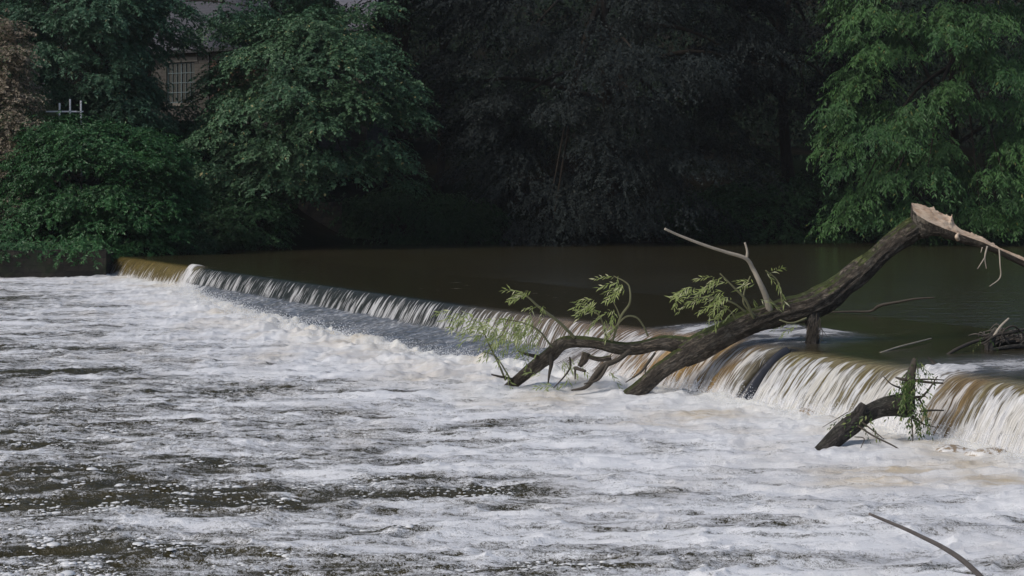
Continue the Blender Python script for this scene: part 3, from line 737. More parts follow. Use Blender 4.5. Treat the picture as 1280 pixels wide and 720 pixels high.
    make_tree('withered_tree', 'pinkish brown withered leafy tree at the extreme left edge', 'tree', basept(-25, 92), P(-28, 150, 88), (3.6, 3, 6.4), BROWN, .2, 10, None,
              kw=dict(boughs=130, twigs=44, per=12, L=.17, W=.10, bsize=(.9, .5), droop=.7, tl=.7, seed=17, lump=.35, accent=.2, clip=lambda p: not (p[0] / p[1] * F + 640 > 38), extra=[P(10, 140, 85), P(30, 150, 85), P(8, 175, 84.5), P(38, 215, 84), P(30, 240, 83.5), P(8, 205, 84), P(20, 262, 83), P(-10, 230, 84), P(-10, 262, 83),P(20, 60, 86), P(25, 110, 86), P(35, 190, 85), P(20, 225, 85), P(10, 255, 84), P(70, 205, 84.5), P(12, 30, 87)]))
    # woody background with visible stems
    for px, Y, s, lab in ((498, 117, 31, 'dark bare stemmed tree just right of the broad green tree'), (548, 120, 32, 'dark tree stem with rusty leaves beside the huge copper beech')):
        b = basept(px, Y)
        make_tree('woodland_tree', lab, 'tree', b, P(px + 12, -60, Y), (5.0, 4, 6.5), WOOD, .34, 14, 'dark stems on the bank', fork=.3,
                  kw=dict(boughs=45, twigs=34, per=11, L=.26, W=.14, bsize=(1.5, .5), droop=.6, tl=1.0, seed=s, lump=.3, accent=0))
    # shrubs
    def shrub(name, label, px, py, Y, rad, mat, **kw):
        c = P(px, py, Y); b = c.copy(); b[2] = gz(c)
        root = thing(name, label, 'shrub', loc=b)
        args, B = crown_leaves(c, rad, **kw)
        part('foliage', leaf_mesh('foliage', *args), mat, root)
        g = [tube('s', [b + [x * .2, 0, -.3], (b + B[i]) / 2 + [0, 0, .3], B[i]], [.09, .06, .02], 6, .4, .1, i) for i, x in zip(range(0, len(B), max(1, len(B) // 10)), np.linspace(-2, 2, 12))]
        part('stems', geo_mesh('stems', g), bark, root)
    shrub('laurel_bush', 'large glossy dark green laurel bush over the retaining wall at left', 118, 232, 85, (5.6, 3.6, 3.6), LAUREL,
          boughs=170, twigs=62, per=14, L=.15, W=.07, bsize=(.95, .45), droop=.55, tl=.6, seed=21, lump=.15, accent=.03, front=.9,
          extra=[P(40, 290, 82), P(75, 300, 81.5), P(110, 302, 81), P(150, 308, 81.5), P(185, 300, 82.5), P(215, 285, 83), P(60, 265, 81), P(120, 280, 80.5), P(170, 270, 81), P(90, 245, 81), P(140, 245, 81), P(200, 245, 83), P(160, 310, 82), P(5, 300, 79), P(35, 304, 79), P(70, 306, 79), P(8, 285, 80), P(205, 178, 85), P(228, 190, 86), P(215, 215, 85), P(235, 235, 86), P(185, 165, 86), P(232, 262, 86), P(8, 306, 77.2), P(40, 303, 77.4), P(84, 306, 77.4), P(108, 304, 77.6), P(70, 150, 86.5), P(85, 149, 86.5), P(100, 150, 86.5), P(105, 308, 79.5), P(62, 166, 85), P(82, 164, 85), P(102, 166, 85), P(122, 160, 85), P(70, 172, 84), P(92, 174, 84), P(75, 188, 83.5), P(100, 195, 83.5), P(88, 182, 83), P(66, 160, 86), P(90, 159, 86), P(108, 159, 86), P(50, 185, 84), P(100, 180, 85), P(150, 175, 85), P(200, 200, 85), P(25, 270, 82)],
          clip=lambda p: p[2] > 1.45 and HY + (H - p[2]) * F / p[1] > 147)
    shrub('holly_bush', 'small dark bush under the low left boughs of the broad green tree', 285, 280, 93, (3.6, 2.6, 1.9), DARKG,
          boughs=60, twigs=40, per=12, L=.17, W=.09, bsize=(.8, .4), droop=.8, tl=.7, seed=22, lump=.2, front=.9, clip=lambda p: p[2] > 1.1, extra=[P(232, 300, 86), P(255, 302, 88.5), P(285, 300, 92), P(315, 298, 97), P(240, 285, 86)])
    shrub('bank_bush', 'low trailing dark green bush on the bank left of the copper beech', 520, 270, 109, (6.4, 2.4, 2.3), DARKG,
          boughs=65, twigs=36, per=13, L=.26, W=.09, bsize=(1.2, .4), droop=1.2, tl=1.0, seed=23, lump=.2, front=.9, clip=lambda p: p[2] > 1.4, hang=.2)
    shrub('bank_bush', 'dim low bush at the waterline between the copper beeches and the bright ash', 990, 270, 112, (11, 2.4, 2.8), DARKG,
          boughs=100, twigs=34, per=12, L=.24, W=.1, bsize=(1.1, .4), droop=.8, tl=.8, seed=24, lump=.2, front=.9, clip=lambda p: p[2] > 1.3)
    shrub('bank_bush', 'dim green bush under the bright ash at the right edge of the pool', 1225, 278, 109, (8, 2.4, 2.0), DARKG,
          boughs=60, twigs=32, per=12, L=.22, W=.1, bsize=(1.1, .4), droop=.9, tl=.8, seed=26, lump=.2, front=.9, clip=lambda p: p[2] > 1.2)
    shrub('ivy_bank', 'dim green ivy mound rising on the bank between left bush and broad green tree', 225, 200, 100, (4.5, 2.2, 3.0), LAUREL,
          boughs=60, twigs=32, per=12, L=.18, W=.11, bsize=(.9, .45), droop=.6, tl=.6, seed=25, lump=.2, front=.9, clip=lambda p: p[2] > 2.0 and HY + (H - p[2]) * F / p[1] > 150)
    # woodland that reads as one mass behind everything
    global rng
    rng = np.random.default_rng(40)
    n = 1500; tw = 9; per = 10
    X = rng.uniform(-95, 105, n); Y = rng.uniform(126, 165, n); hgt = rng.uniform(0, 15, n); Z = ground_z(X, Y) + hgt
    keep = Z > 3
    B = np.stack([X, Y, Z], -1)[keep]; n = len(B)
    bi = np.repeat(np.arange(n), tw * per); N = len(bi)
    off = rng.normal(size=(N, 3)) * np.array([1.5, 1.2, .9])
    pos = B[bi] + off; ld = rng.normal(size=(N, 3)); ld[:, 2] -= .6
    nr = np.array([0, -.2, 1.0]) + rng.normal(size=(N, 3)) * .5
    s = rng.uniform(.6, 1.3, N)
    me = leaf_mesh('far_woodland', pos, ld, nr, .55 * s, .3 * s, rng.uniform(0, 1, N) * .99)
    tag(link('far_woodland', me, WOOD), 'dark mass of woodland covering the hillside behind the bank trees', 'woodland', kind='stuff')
trees()

# ------------------------------------------------------------ dead wood
def mat_bark2(name, a, b, moss=.8, scale=1.0):
    m = M(name)
    c = m.coords(); bk = m.attr('bk').outputs['Vector']
    def st(sc): 
        mp = m.t.nodes.new('ShaderNodeMapping'); mp.inputs['Scale'].default_value = sc; m.t.links.new(bk, mp.inputs['Vector']); return mp.outputs[0]
    n = m.noise(c, 5 * scale, 6, .68, .6); f = m.noise(st((44, 44, 9)), scale, 5, .65, .5)
    rd = m.math('ABSOLUTE', m.math('SUBTRACT', m.noise(st((22, 22, 4.5)), scale, 5, .65, .9), .5))
    crack = m.ramp(rd, .0, .07)
    col = m.mix(m.ramp(f, .3, .7), a, b); col = m.mix(m.ramp(n, .35, .65, 0, .55), col, tuple(.5 * x for x in a))
    col = m.mix(m.ramp(m.noise(c, 3.1, 5), .50, .66, 0, .5), col, (.20, .185, .155))
    col = m.mix(m.ramp(crack, 0, 1, .55, 0), col, tuple(.35 * x for x in a))
    geo = m.t.nodes.new('ShaderNodeNewGeometry'); sp = m.n('ShaderNodeSeparateXYZ', Vector=geo.outputs['Normal'])
    mk = m.math('MULTIPLY', m.ramp(m.math('ADD', sp.outputs[2], m.math('ADD', m.math('MULTIPLY', m.noise(c, 1.6, 3), .9), m.math('MULTIPLY', m.noise(c, 14.0, 4), .6))), 1.36, 1.60), moss)
    col = m.mix(mk, col, m.mix(f, (.055, .08, .012), (.14, .18, .035)))
    h = m.math('ADD', m.math('MULTIPLY', crack, .9), m.math('ADD', m.math('MULTIPLY', f, 1.0), m.math('MULTIPLY', n, .6)))
    m.set(Base_Color=col, Roughness=.9, Normal=m.bump(h, 1.0, .045)); return m.m
MB1 = mat_bark2('willow_bark', (.085, .067, .050), (.27, .225, .175), .85)
MB2 = mat_bark2('soaked_bark', (.05, .044, .038), (.16, .14, .122), .08)
def simple(name, a, b, sc=20, rough=.8):
    m = M(name); n = m.noise(m.coords(), sc, 4, .6); m.set(Base_Color=m.mix(n, a, b), Roughness=rough, Normal=m.bump(n, .5, .01)); return m.m
MPALE = simple('bare_pale_twig', (.30, .26, .20), (.46, .41, .34))
MTWIG = simple('dark_twig', (.03, .024, .018), (.08, .066, .05))
MGTWIG = simple('green_twig', (.12, .13, .06), (.22, .21, .12))
MWOOD = M('torn_wood'); _c = MWOOD.coords((1, 1, 1), (0, .42, 0)); _mp = MWOOD.coords((1.2, 16, 16), (0, .42, 0))
_n = MWOOD.noise(_mp, 2.0, 5, .6); _n2 = MWOOD.noise(_c, 5, 4)
MWOOD.set(Base_Color=MWOOD.mix(MWOOD.ramp(_n2, .4, .72, 0, .75), MWOOD.mix(_n, (.54, .39, .27), (.82, .68, .53)), (.34, .20, .12)), Roughness=.8, Normal=MWOOD.bump(_n, 1.0, .03)); MWOOD = MWOOD.m
WILLOW = leaf_mat('willow_leaves', (.27, .34, .10), (.48, .54, .25), (.68, .68, .44), rough=.45, trans=.35)
WEED = leaf_mat('water_weed', (.045, .09, .02), (.11, .17, .05), (.26, .30, .12), trans=.2)

def T(pts, nseg=8, ds=.05, rough=.12, seed=0, sq=1.0):
    """pts: (px, py, Y, radius px)"""
    w = [P(a, b, Y) for a, b, Y, r in pts]; rr = [r * Y / F for a, b, Y, r in pts]
    return tube('x', w, rr, nseg, ds, rough, seed, True, sq)
def leaf_sprays(specs, L=.13, W=.026, seed=3, accent=.1):
    """specs: (px, py, Y, spread px x, spread px y, count, direction px dx, dy)"""
    r = np.random.default_rng(seed); Ps, Ds, Ns = [], [], []
    for (px, py, Y, sx, sy, n, dx, dy) in specs:
        base = P(px, py, Y)
        # several shoots inside the patch, each carrying opposite leaves
        ns = max(1, n // 12)
        for _ in range(ns):
            c = base + np.array([r.uniform(-1, 1) * sx * Y / F, r.uniform(-.25, .25), r.uniform(-1, 1) * sy * Y / F])
            d = np.array([dx, r.uniform(-.5, .3) * 8, -dy], float) + r.normal(size=3) * 3; d /= np.linalg.norm(d)
            for k in range(12):
                u = k / 12; p = c + d * u * .38; p[2] -= .10 * u * u
                s = (1 if k % 2 else -1)
                side = np.cross(d, [0, -.6, .8]); side /= np.linalg.norm(side)
                ld = d * .8 + side * s * .55 + r.normal(size=3) * .22; ld[2] -= .25 + .2 * u
                Ps.append(p); Ds.append(ld); Ns.append(np.array([0, -.7, .7]) + r.normal(size=3) * .45)
    n = len(Ps); s = r.uniform(.6, 1.25, n)
    rnd = r.uniform(0, .99, n); rnd = np.where(r.random(n) < accent, 1.5, rnd)
    return leaf_mesh('leaves', np.array(Ps), np.array(Ds), np.array(Ns), L * s, W * s, rnd, .2)

def build_fallen_tree():
    root = thing('fallen_tree', 'huge broken willow trunk lying forked across the weir crest', 'fallen tree', loc=P(1010, 432, 29.0))
    trunk = T([(1158, 283, 30.3, 14), (1143, 286, 30.3, 14), (1115, 305, 30.2, 13.5), (1085, 331, 30.0, 14), (1055, 355, 29.8, 15), (1030, 373, 29.6, 17), (1005, 384, 29.4, 17), (975, 391, 29.3, 15.5),
               (935, 404, 29.1, 15), (900, 420, 28.9, 15.5), (872, 434, 28.8, 16), (852, 445, 28.7, 14.5)], 48, .025, .22, 2)
    part('trunk', geo_mesh('trunk', [trunk]), MB1, root)
    part('limb', geo_mesh('limb', [T([(866, 436, 28.75, 11.5), (845, 451, 28.6, 11.5), (822, 466, 28.5, 9.8), (800, 485, 28.4, 10.2), (781, 499, 28.3, 8.8), (764, 516, 28.2, 8.5)], 34, .025, .26, 3)]), MB1, root)
    part('limb', geo_mesh('limb', [T([(868, 433, 28.8, 10), (848, 431, 28.8, 9.5), (827, 429, 28.8, 8.8), (800, 434, 28.85, 8.2), (775, 435, 28.9, 7.8), (745, 429, 29.0, 7), (718, 427, 29.1, 7.2), (703, 430, 29.2, 8), (691, 441, 29.3, 9), (678, 451, 29.4, 8.5), (661, 464, 29.5, 7.5), (641, 480, 29.6, 6.5), (622, 496, 29.7, 5)], 30, .02, .3, 4)]), MB1, root)
    part('prop_stub', geo_mesh('prop_stub', [T([(1012, 384, 29.4, 13), (1014, 400, 29.3, 9.5), (1016, 416, 29.2, 7.5), (1014, 440, 29.1, 9)], 22, .03, .35, 5)]), MB2, root)
    # torn top: bark belly and pale split face, lofted between rails traced along the break
    s = np.linspace(0, 1, 130)
    back = np.array([(1139, 254), (1148, 255), (1165, 261), (1178, 267), (1187, 271), (1190, 270), (1193, 280), (1201, 287), (1215, 292), (1229, 297), (1236, 302), (1250, 310), (1280, 322), (1330, 342)], float)
    front = np.array([(1141, 263), (1147, 269), (1160, 277), (1169, 281), (1179, 285), (1184, 287), (1190, 289), (1201, 293), (1215, 298), (1229, 303), (1238, 307), (1252, 313), (1280, 326), (1330, 345)], float)
    bot = np.array([(1138, 285), (1146, 296), (1153, 298), (1164, 295), (1175, 294), (1182, 296), (1190, 299), (1203, 304), (1217, 307), (1229, 311), (1238, 314), (1252, 320), (1280, 334), (1330, 352)], float)
    k = np.linspace(0, 1, len(back))
    def rail(r, Y): return np.array([P(a, b, y) for a, b, y in zip(np.interp(s, k, r[:, 0]), np.interp(s, k, r[:, 1]), Y)])
    half = np.interp(s, [0, .15, .5, 1], [.15, .24, .15, .06])
    Y0 = 30.25 + 0 * s
    B, Fr, Bo = rail(back, Y0 + half), rail(front, Y0 - half), rail(bot, Y0)
    nf = 14; w = np.linspace(0, 1, nf)
    face = B[:, None] * (1 - w[None, :, None]) + Fr[:, None] * w[None, :, None]
    sl = s * 4.0
    nz = fbm(sl[:, None] * 1.6, w[None, :] * 9, 301, 3) * .08 + np.abs(fbm(sl[:, None] * .8, w[None, :] * 16, 302, 3)) * .09
    edge = np.sin(np.pi * w)[None, :] ** .6
    fade = np.interp(s, [0, .7, 1], [1, .7, .2])[:, None]
    face[..., 2] += (nz - .03) * edge * fade; face[..., 1] -= nz * .5 * fade
    jag = (fbm(s * 38, 0 * s, 303, 3) * .07 + .16 * np.clip(perlin(s * 22, 0 * s, 305) - .28, 0, 1)) * fade[:, 0]
    face[:, 0, 2] += np.abs(jag); 
    belly = []
    for th in np.linspace(0, np.pi, 18):
        mid = (B + Fr) / 2; dv = (Fr - B) / 2; dn = Bo - mid
        r = 1 + .10 * fbm(sl * 1.5, 0 * sl + th * 2, 304, 3)
        belly.append(mid + dv * math.cos(th) * 1.0 + dn * math.sin(th) * r[:, None])
    belly = np.stack(belly, 1)
    belly[:, 0] = face[:, -1]; belly[:, -1] = face[:, 0]
    nr = len(s)
    me1 = np_mesh('torn_wood', face.reshape(-1, 3), grid_quads(nr, nf))
    o = part('torn_wood', me1, MWOOD, root, 'pale freshly torn wood at the top of the fallen trunk')
    cap = [(i, i + 1, 17 - i - 1, 17 - i) for i in range(8)]
    me2 = np_mesh('bark_belly', belly.reshape(-1, 3), np.vstack([grid_quads(nr, 18), np.array(cap)]))
    tb = np.linspace(0, np.pi, 18)[None, :] * np.ones((nr, 1)); bk = np.stack([np.cos(tb) * .22, np.sin(tb) * .22, sl[:, None] * np.ones((1, 18))], -1)
    at = me2.attributes.new('bk', 'FLOAT_VECTOR', 'POINT'); at.data.foreach_set('vector', bk.astype(np.float32).ravel())
    part('bark_belly', me2, MB1, root)
    part('peg', geo_mesh('peg', [T([(1198, 300, 29.9, 2.2), (1196, 296, 29.85, 2.6), (1198, 292, 29.95, 1.6)], 8, .01, .15)]), MWOOD, root)
    for i, pts in enumerate([[(1234, 308, 30.1, 1.2), (1231, 322, 30.0, 1), (1233, 336, 30.0, .7)], [(1231, 322, 30.0, .8), (1222, 336, 29.9, .5)], [(1249, 311, 30.1, 1.0), (1250, 330, 30.0, .8), (1250, 347, 30.0, .8), (1237, 358, 29.9, .6)], [(1228, 309, 30.1, .8), (1226, 316, 30.1, .5)]]):
        part('bark_strip', geo_mesh('bark_strip', [T(pts, 6, .03, .2, i)]), MPALE, root)
    # bare pale branch
    pb = part('bare_branch', geo_mesh('bare_branch', [T([(962, 388, 29.1, 4.5), (957, 370, 29.0, 3.8), (949, 352, 28.9, 3.2), (941, 336, 28.9, 2.8), (932, 323, 28.8, 2.4), (907, 315, 28.7, 2.1), (888, 309, 28.6, 1.9), (866, 301, 28.5, 1.7), (846, 293, 28.4, 1.6), (831, 286, 28.3, 1.6)], 10, .03, .12, 6),
                                                 T([(933, 325, 28.8, 1.9), (934, 314, 28.8, 1.5), (931, 303, 28.8, 1.3)], 8, .03, .1, 7)]), MPALE, root, 'bare pale branch rising from the trunk and bending left')
    sh = [[(975, 388, 29.1, 1.8), (963, 375, 29.0, 1.4), (951, 362, 29.0, 1.0)], [(979, 385, 29.1, 1.5), (976, 366, 29.0, 1.2), (971, 350, 29.0, 1), (957, 338, 28.9, .8)],
          [(942, 398, 28.9, 2.0), (932, 375, 28.7, 1.6), (918, 360, 28.6, 1.3), (900, 342, 28.5, .9)], [(932, 390, 28.8, 1.4), (915, 378, 28.6, 1.1), (890, 372, 28.5, .9), (862, 372, 28.4, .6)],
          [(944, 395, 28.9, 1.4), (930, 380, 28.8, 1.2), (931, 362, 28.8, 1.0), (938, 345, 28.8, .8)], [(920, 400, 28.8, 1.0), (912, 388, 28.7, .9), (895, 382, 28.6, .6)],
          [(718, 422, 29.0, 2.2), (699, 403, 28.8, 1.9), (674, 384, 28.6, 1.6), (662, 373, 28.5, 1.1), (650, 365, 28.5, .7)], [(757, 425, 28.9, 1.5), (768, 411, 28.7, 1.3), (777, 400, 28.6, 1.2), (785, 395, 28.6, 1.2), (796, 397, 28.6, 1.1), (804, 407, 28.7, 1.1), (810, 420, 28.8, 1.2)],
          [(765, 428, 28.9, 1.6), (776, 396, 28.6, 1.5), (787, 379, 28.5, 1.3), (787, 360, 28.5, 1.1), (781, 352, 28.5, .9), (767, 345, 28.5, .6)], [(758, 424, 28.9, 1.3), (752, 400, 28.7, 1.1), (742, 388, 28.6, .8), (728, 380, 28.5, .5)],
          [(776, 400, 28.6, 1.0), (772, 388, 28.6, .8), (766, 376, 28.6, .5)], [(632, 475, 29.5, 1.4), (622, 452, 29.2, 1.2), (610, 428, 29.0, 1.1), (600, 402, 28.8, .6)], [(638, 474, 29.5, 1.1), (620, 446, 29.2, .8), (604, 440, 29.1, .5)],
          [(690, 434, 29.1, 1.4), (672, 412, 28.9, 1.1), (648, 402, 28.8, .9), (622, 398, 28.7, .6)], [(1008, 398, 29.1, 1.8), (990, 404, 28.9, 1.4), (974, 400, 28.9, .9)]]
    for i, pts in enumerate(sh): part('shoot', geo_mesh('shoot', [T(pts, 6, .04, .1, i)]), MGTWIG, root)
    dt = [[(646, 438, 29.2, .6), (656, 442, 29.2, 1.4), (672, 446, 29.3, 2.6)], [(614, 468, 29.4, 1.0), (626, 471, 29.4, 1.6), (640, 474, 29.5, 1.8)], [(689, 444, 29.2, 3.6), (689, 456, 29.1, 2.4), (687, 466, 29.0, 1.6), (685, 480, 29.0, .8)],
          [(712, 446, 29.0, 1.2), (713, 458, 29.0, 1.4), (706, 470, 28.9, 1.2), (692, 485, 28.8, .6)], [(788, 438, 28.7, 3), (772, 450, 28.6, 3.2), (756, 457, 28.6, 4.2), (744, 470, 28.5, 4.2), (732, 484, 28.4, 2.4), (714, 488, 28.4, 1)],
          [(764, 447, 28.8, 3.2), (750, 449, 28.8, 3.0), (736, 446, 28.8, 2.4)], [(760, 456, 28.5, 2), (748, 474, 28.4, 1.8), (730, 480, 28.3, .8)], [(819, 441, 28.6, 1.6), (808, 456, 28.5, 1.6), (800, 466, 28.4, 1.2), (782, 478, 28.3, .6)], [(808, 456, 28.5, 1.1), (806, 468, 28.4, .6)],
          [(733, 441, 28.9, 5.5), (730, 450, 28.9, 5), (724, 458, 28.9, 2.6)], [(720, 460, 28.8, 2.6), (732, 464, 28.7, 1.6)], [(719, 458, 28.8, 1.6), (719, 474, 28.8, .8)]]
    for i, pts in enumerate(dt): part('dead_twig', geo_mesh('dead_twig', [T(pts, 8, .03, .25, 60 + i)]), MTWIG if i not in (5, 9) else MB1, root)
    # fine hair roots and threads on the stub
    r = np.random.default_rng(5); g = []
    for i in range(26):
        x = 1005 + r.random() * 22; y0 = 392 + r.random() * 20
        g.append(T([(x, y0, 29.0, .5), (x + r.normal() * 3, y0 + 8, 28.95, .45), (x + r.normal() * 5, y0 + 14 + r.random() * 12, 28.9, .3)], 4, .06, 0))
    part('rootlets', geo_mesh('rootlets', g), MTWIG, root)
    specs = [(905, 352, 28.5, 16, 6, 60, -9, 1), (880, 362, 28.5, 24, 6, 84, -9, 1), (890, 376, 28.5, 30, 7, 110, -8, 3), (915, 378, 28.6, 16, 9, 70, -7, 3), (862, 370, 28.4, 12, 4, 36, -9, 1),
             (936, 350, 28.8, 5, 5, 30, -5, 3), (962, 340, 28.9, 6, 3, 24, 5, 2), (972, 352, 29, 3, 6, 18, 3, 7), (945, 373, 29, 8, 5, 24, 6, 3),
             (655, 365, 28.5, 9, 4, 48, -7, -2), (672, 378, 28.6, 10, 6, 36, -5, 3), (772, 348, 28.5, 6, 5, 36, -8, 2), (778, 358, 28.5, 8, 5, 48, -6, 3), (742, 380, 28.5, 12, 5, 72, -8, 1), (770, 385, 28.6, 3, 8, 30, 1, 7), (752, 394, 28.6, 16, 6, 60, -6, 3),
             (640, 400, 28.8, 28, 10, 204, -7, 3), (664, 412, 28.9, 18, 9, 144, -5, 5), (610, 408, 28.8, 20, 10, 132, -7, 3), (590, 394, 28.8, 16, 7, 84, -8, 2), (572, 388, 28.8, 8, 4, 24, -8, 1), (625, 418, 28.9, 16, 8, 72, -6, 4), (620, 428, 29, 14, 7, 36, -3, 6), (655, 426, 29, 12, 6, 36, -3, 6),
             (712, 450, 29, 10, 8, 48, 3, 7), (700, 483, 28.8, 8, 5, 36, -5, 6), (677, 466, 29, 7, 3, 18, -6, 2), (692, 480, 28.8, 6, 3, 18, -6, 3), (765, 462, 28.6, 5, 5, 12, 3, 6), (985, 402, 29, 10, 3, 24, -6, 2), (630, 462, 29.3, 3, 5, 12, 1, 6)]
    part('leaves', leaf_sprays(specs, .135, .026), WILLOW, root)
build_fallen_tree()

def build_log():
    root = thing('broken_log', 'dark sodden log with green weed leaning out of the foam at right', 'log', loc=P(1020, 571, 22.0))
    part('stem', geo_mesh('stem', [T([(1006, 586, 21.7, 8.5), (1024, 567, 22.0, 9), (1042, 550, 22.2, 10.5), (1060, 534, 22.4, 11), (1079, 520, 22.6, 10.5), (1100, 511, 22.8, 10.5), (1120, 507, 22.9, 12.5), (1134, 508, 23.0, 15), (1142, 509, 23.0, 10)], 34, .02, .28, 21)]), MB2, root)
    part('stub', geo_mesh('stub', [T([(1072, 523, 22.6, 9), (1076, 512, 22.5, 7), (1080, 505, 22.5, 5)], 14, .02, .2, 22)]), MB2, root)
    for i, pts in enumerate([[(1130, 500, 22.9, 3), (1142, 497, 22.8, 2.2), (1157, 495, 22.8, .8)], [(1120, 472, 22.9, 1.2), (1128, 474, 22.8, 2.0), (1145, 476, 22.8, 1.8), (1162, 478, 22.8, 1.6), (1179, 479, 22.8, 1.0)], [(1140, 475, 22.8, 1.2), (1160, 474, 22.8, 1.1), (1180, 475, 22.8, .7)],
                             [(1150, 514, 22.8, 1.6), (1164, 513, 22.8, 1.3), (1180, 513, 22.8, .9)], [(1072, 532, 22.3, 1.2), (1092, 545, 22.1, 1.1), (1118, 558, 21.9, .9), (1139, 572, 21.7, .6)], [(1078, 528, 22.3, 1.0), (1096, 542, 22.1, .9), (1105, 549, 22.0, .5)],
                             [(1068, 546, 22.2, .7), (1080, 548, 22.1, .7), (1076, 560, 22.0, .5)], [(1060, 515, 22.3, .5), (1045, 524, 22.2, .5), (1028, 534, 22.1, .3)], [(1150, 500, 22.8, 1.2), (1155, 512, 22.8, 1.1), (1160, 528, 22.7, .7)], [(1138, 515, 22.8, 1.0), (1141, 545, 22.6, .8), (1140, 560, 22.5, .5)], [(1148, 500, 22.8, 1.6), (1160, 488, 22.7, 1.3), (1172, 470, 22.7, .7)], [(1140, 520, 22.8, 1.4), (1154, 530, 22.7, 1.0), (1170, 534, 22.6, .6)], [(1128, 486, 22.8, 1.2), (1114, 480, 22.7, .9), (1104, 470, 22.7, .5)]]):
        part('twig', geo_mesh('twig', [T(pts, 7, .03, .2, 70 + i)]), MTWIG, root)
    part('upright_stem', geo_mesh('upright_stem', [T([(1138, 512, 23.0, 6), (1136, 490, 23.0, 7), (1139, 468, 23.0, 5), (1144, 448, 23.0, 2.5)], 14, .03, .3, 33)]), MTWIG, root)
    specs = [(1144, 452, 22.85, 4, 5, 60, 1, 7), (1141, 463, 22.8, 5, 7, 96, 0, 7), (1134, 476, 22.8, 7, 7, 132, -2, 7), (1130, 488, 22.7, 6, 7, 132, -1, 7), (1145, 504, 22.7, 7, 8, 132, 1, 7), (1146, 516, 22.7, 5, 6, 84, 1, 7), (1082, 518, 22.3, 8, 4, 48, 3, 4), (1062, 519, 22.3, 5, 3, 24, -6, 3)]
    part('weed', leaf_sprays(specs, .075, .026, 9, .15), WEED, root)
build_log()

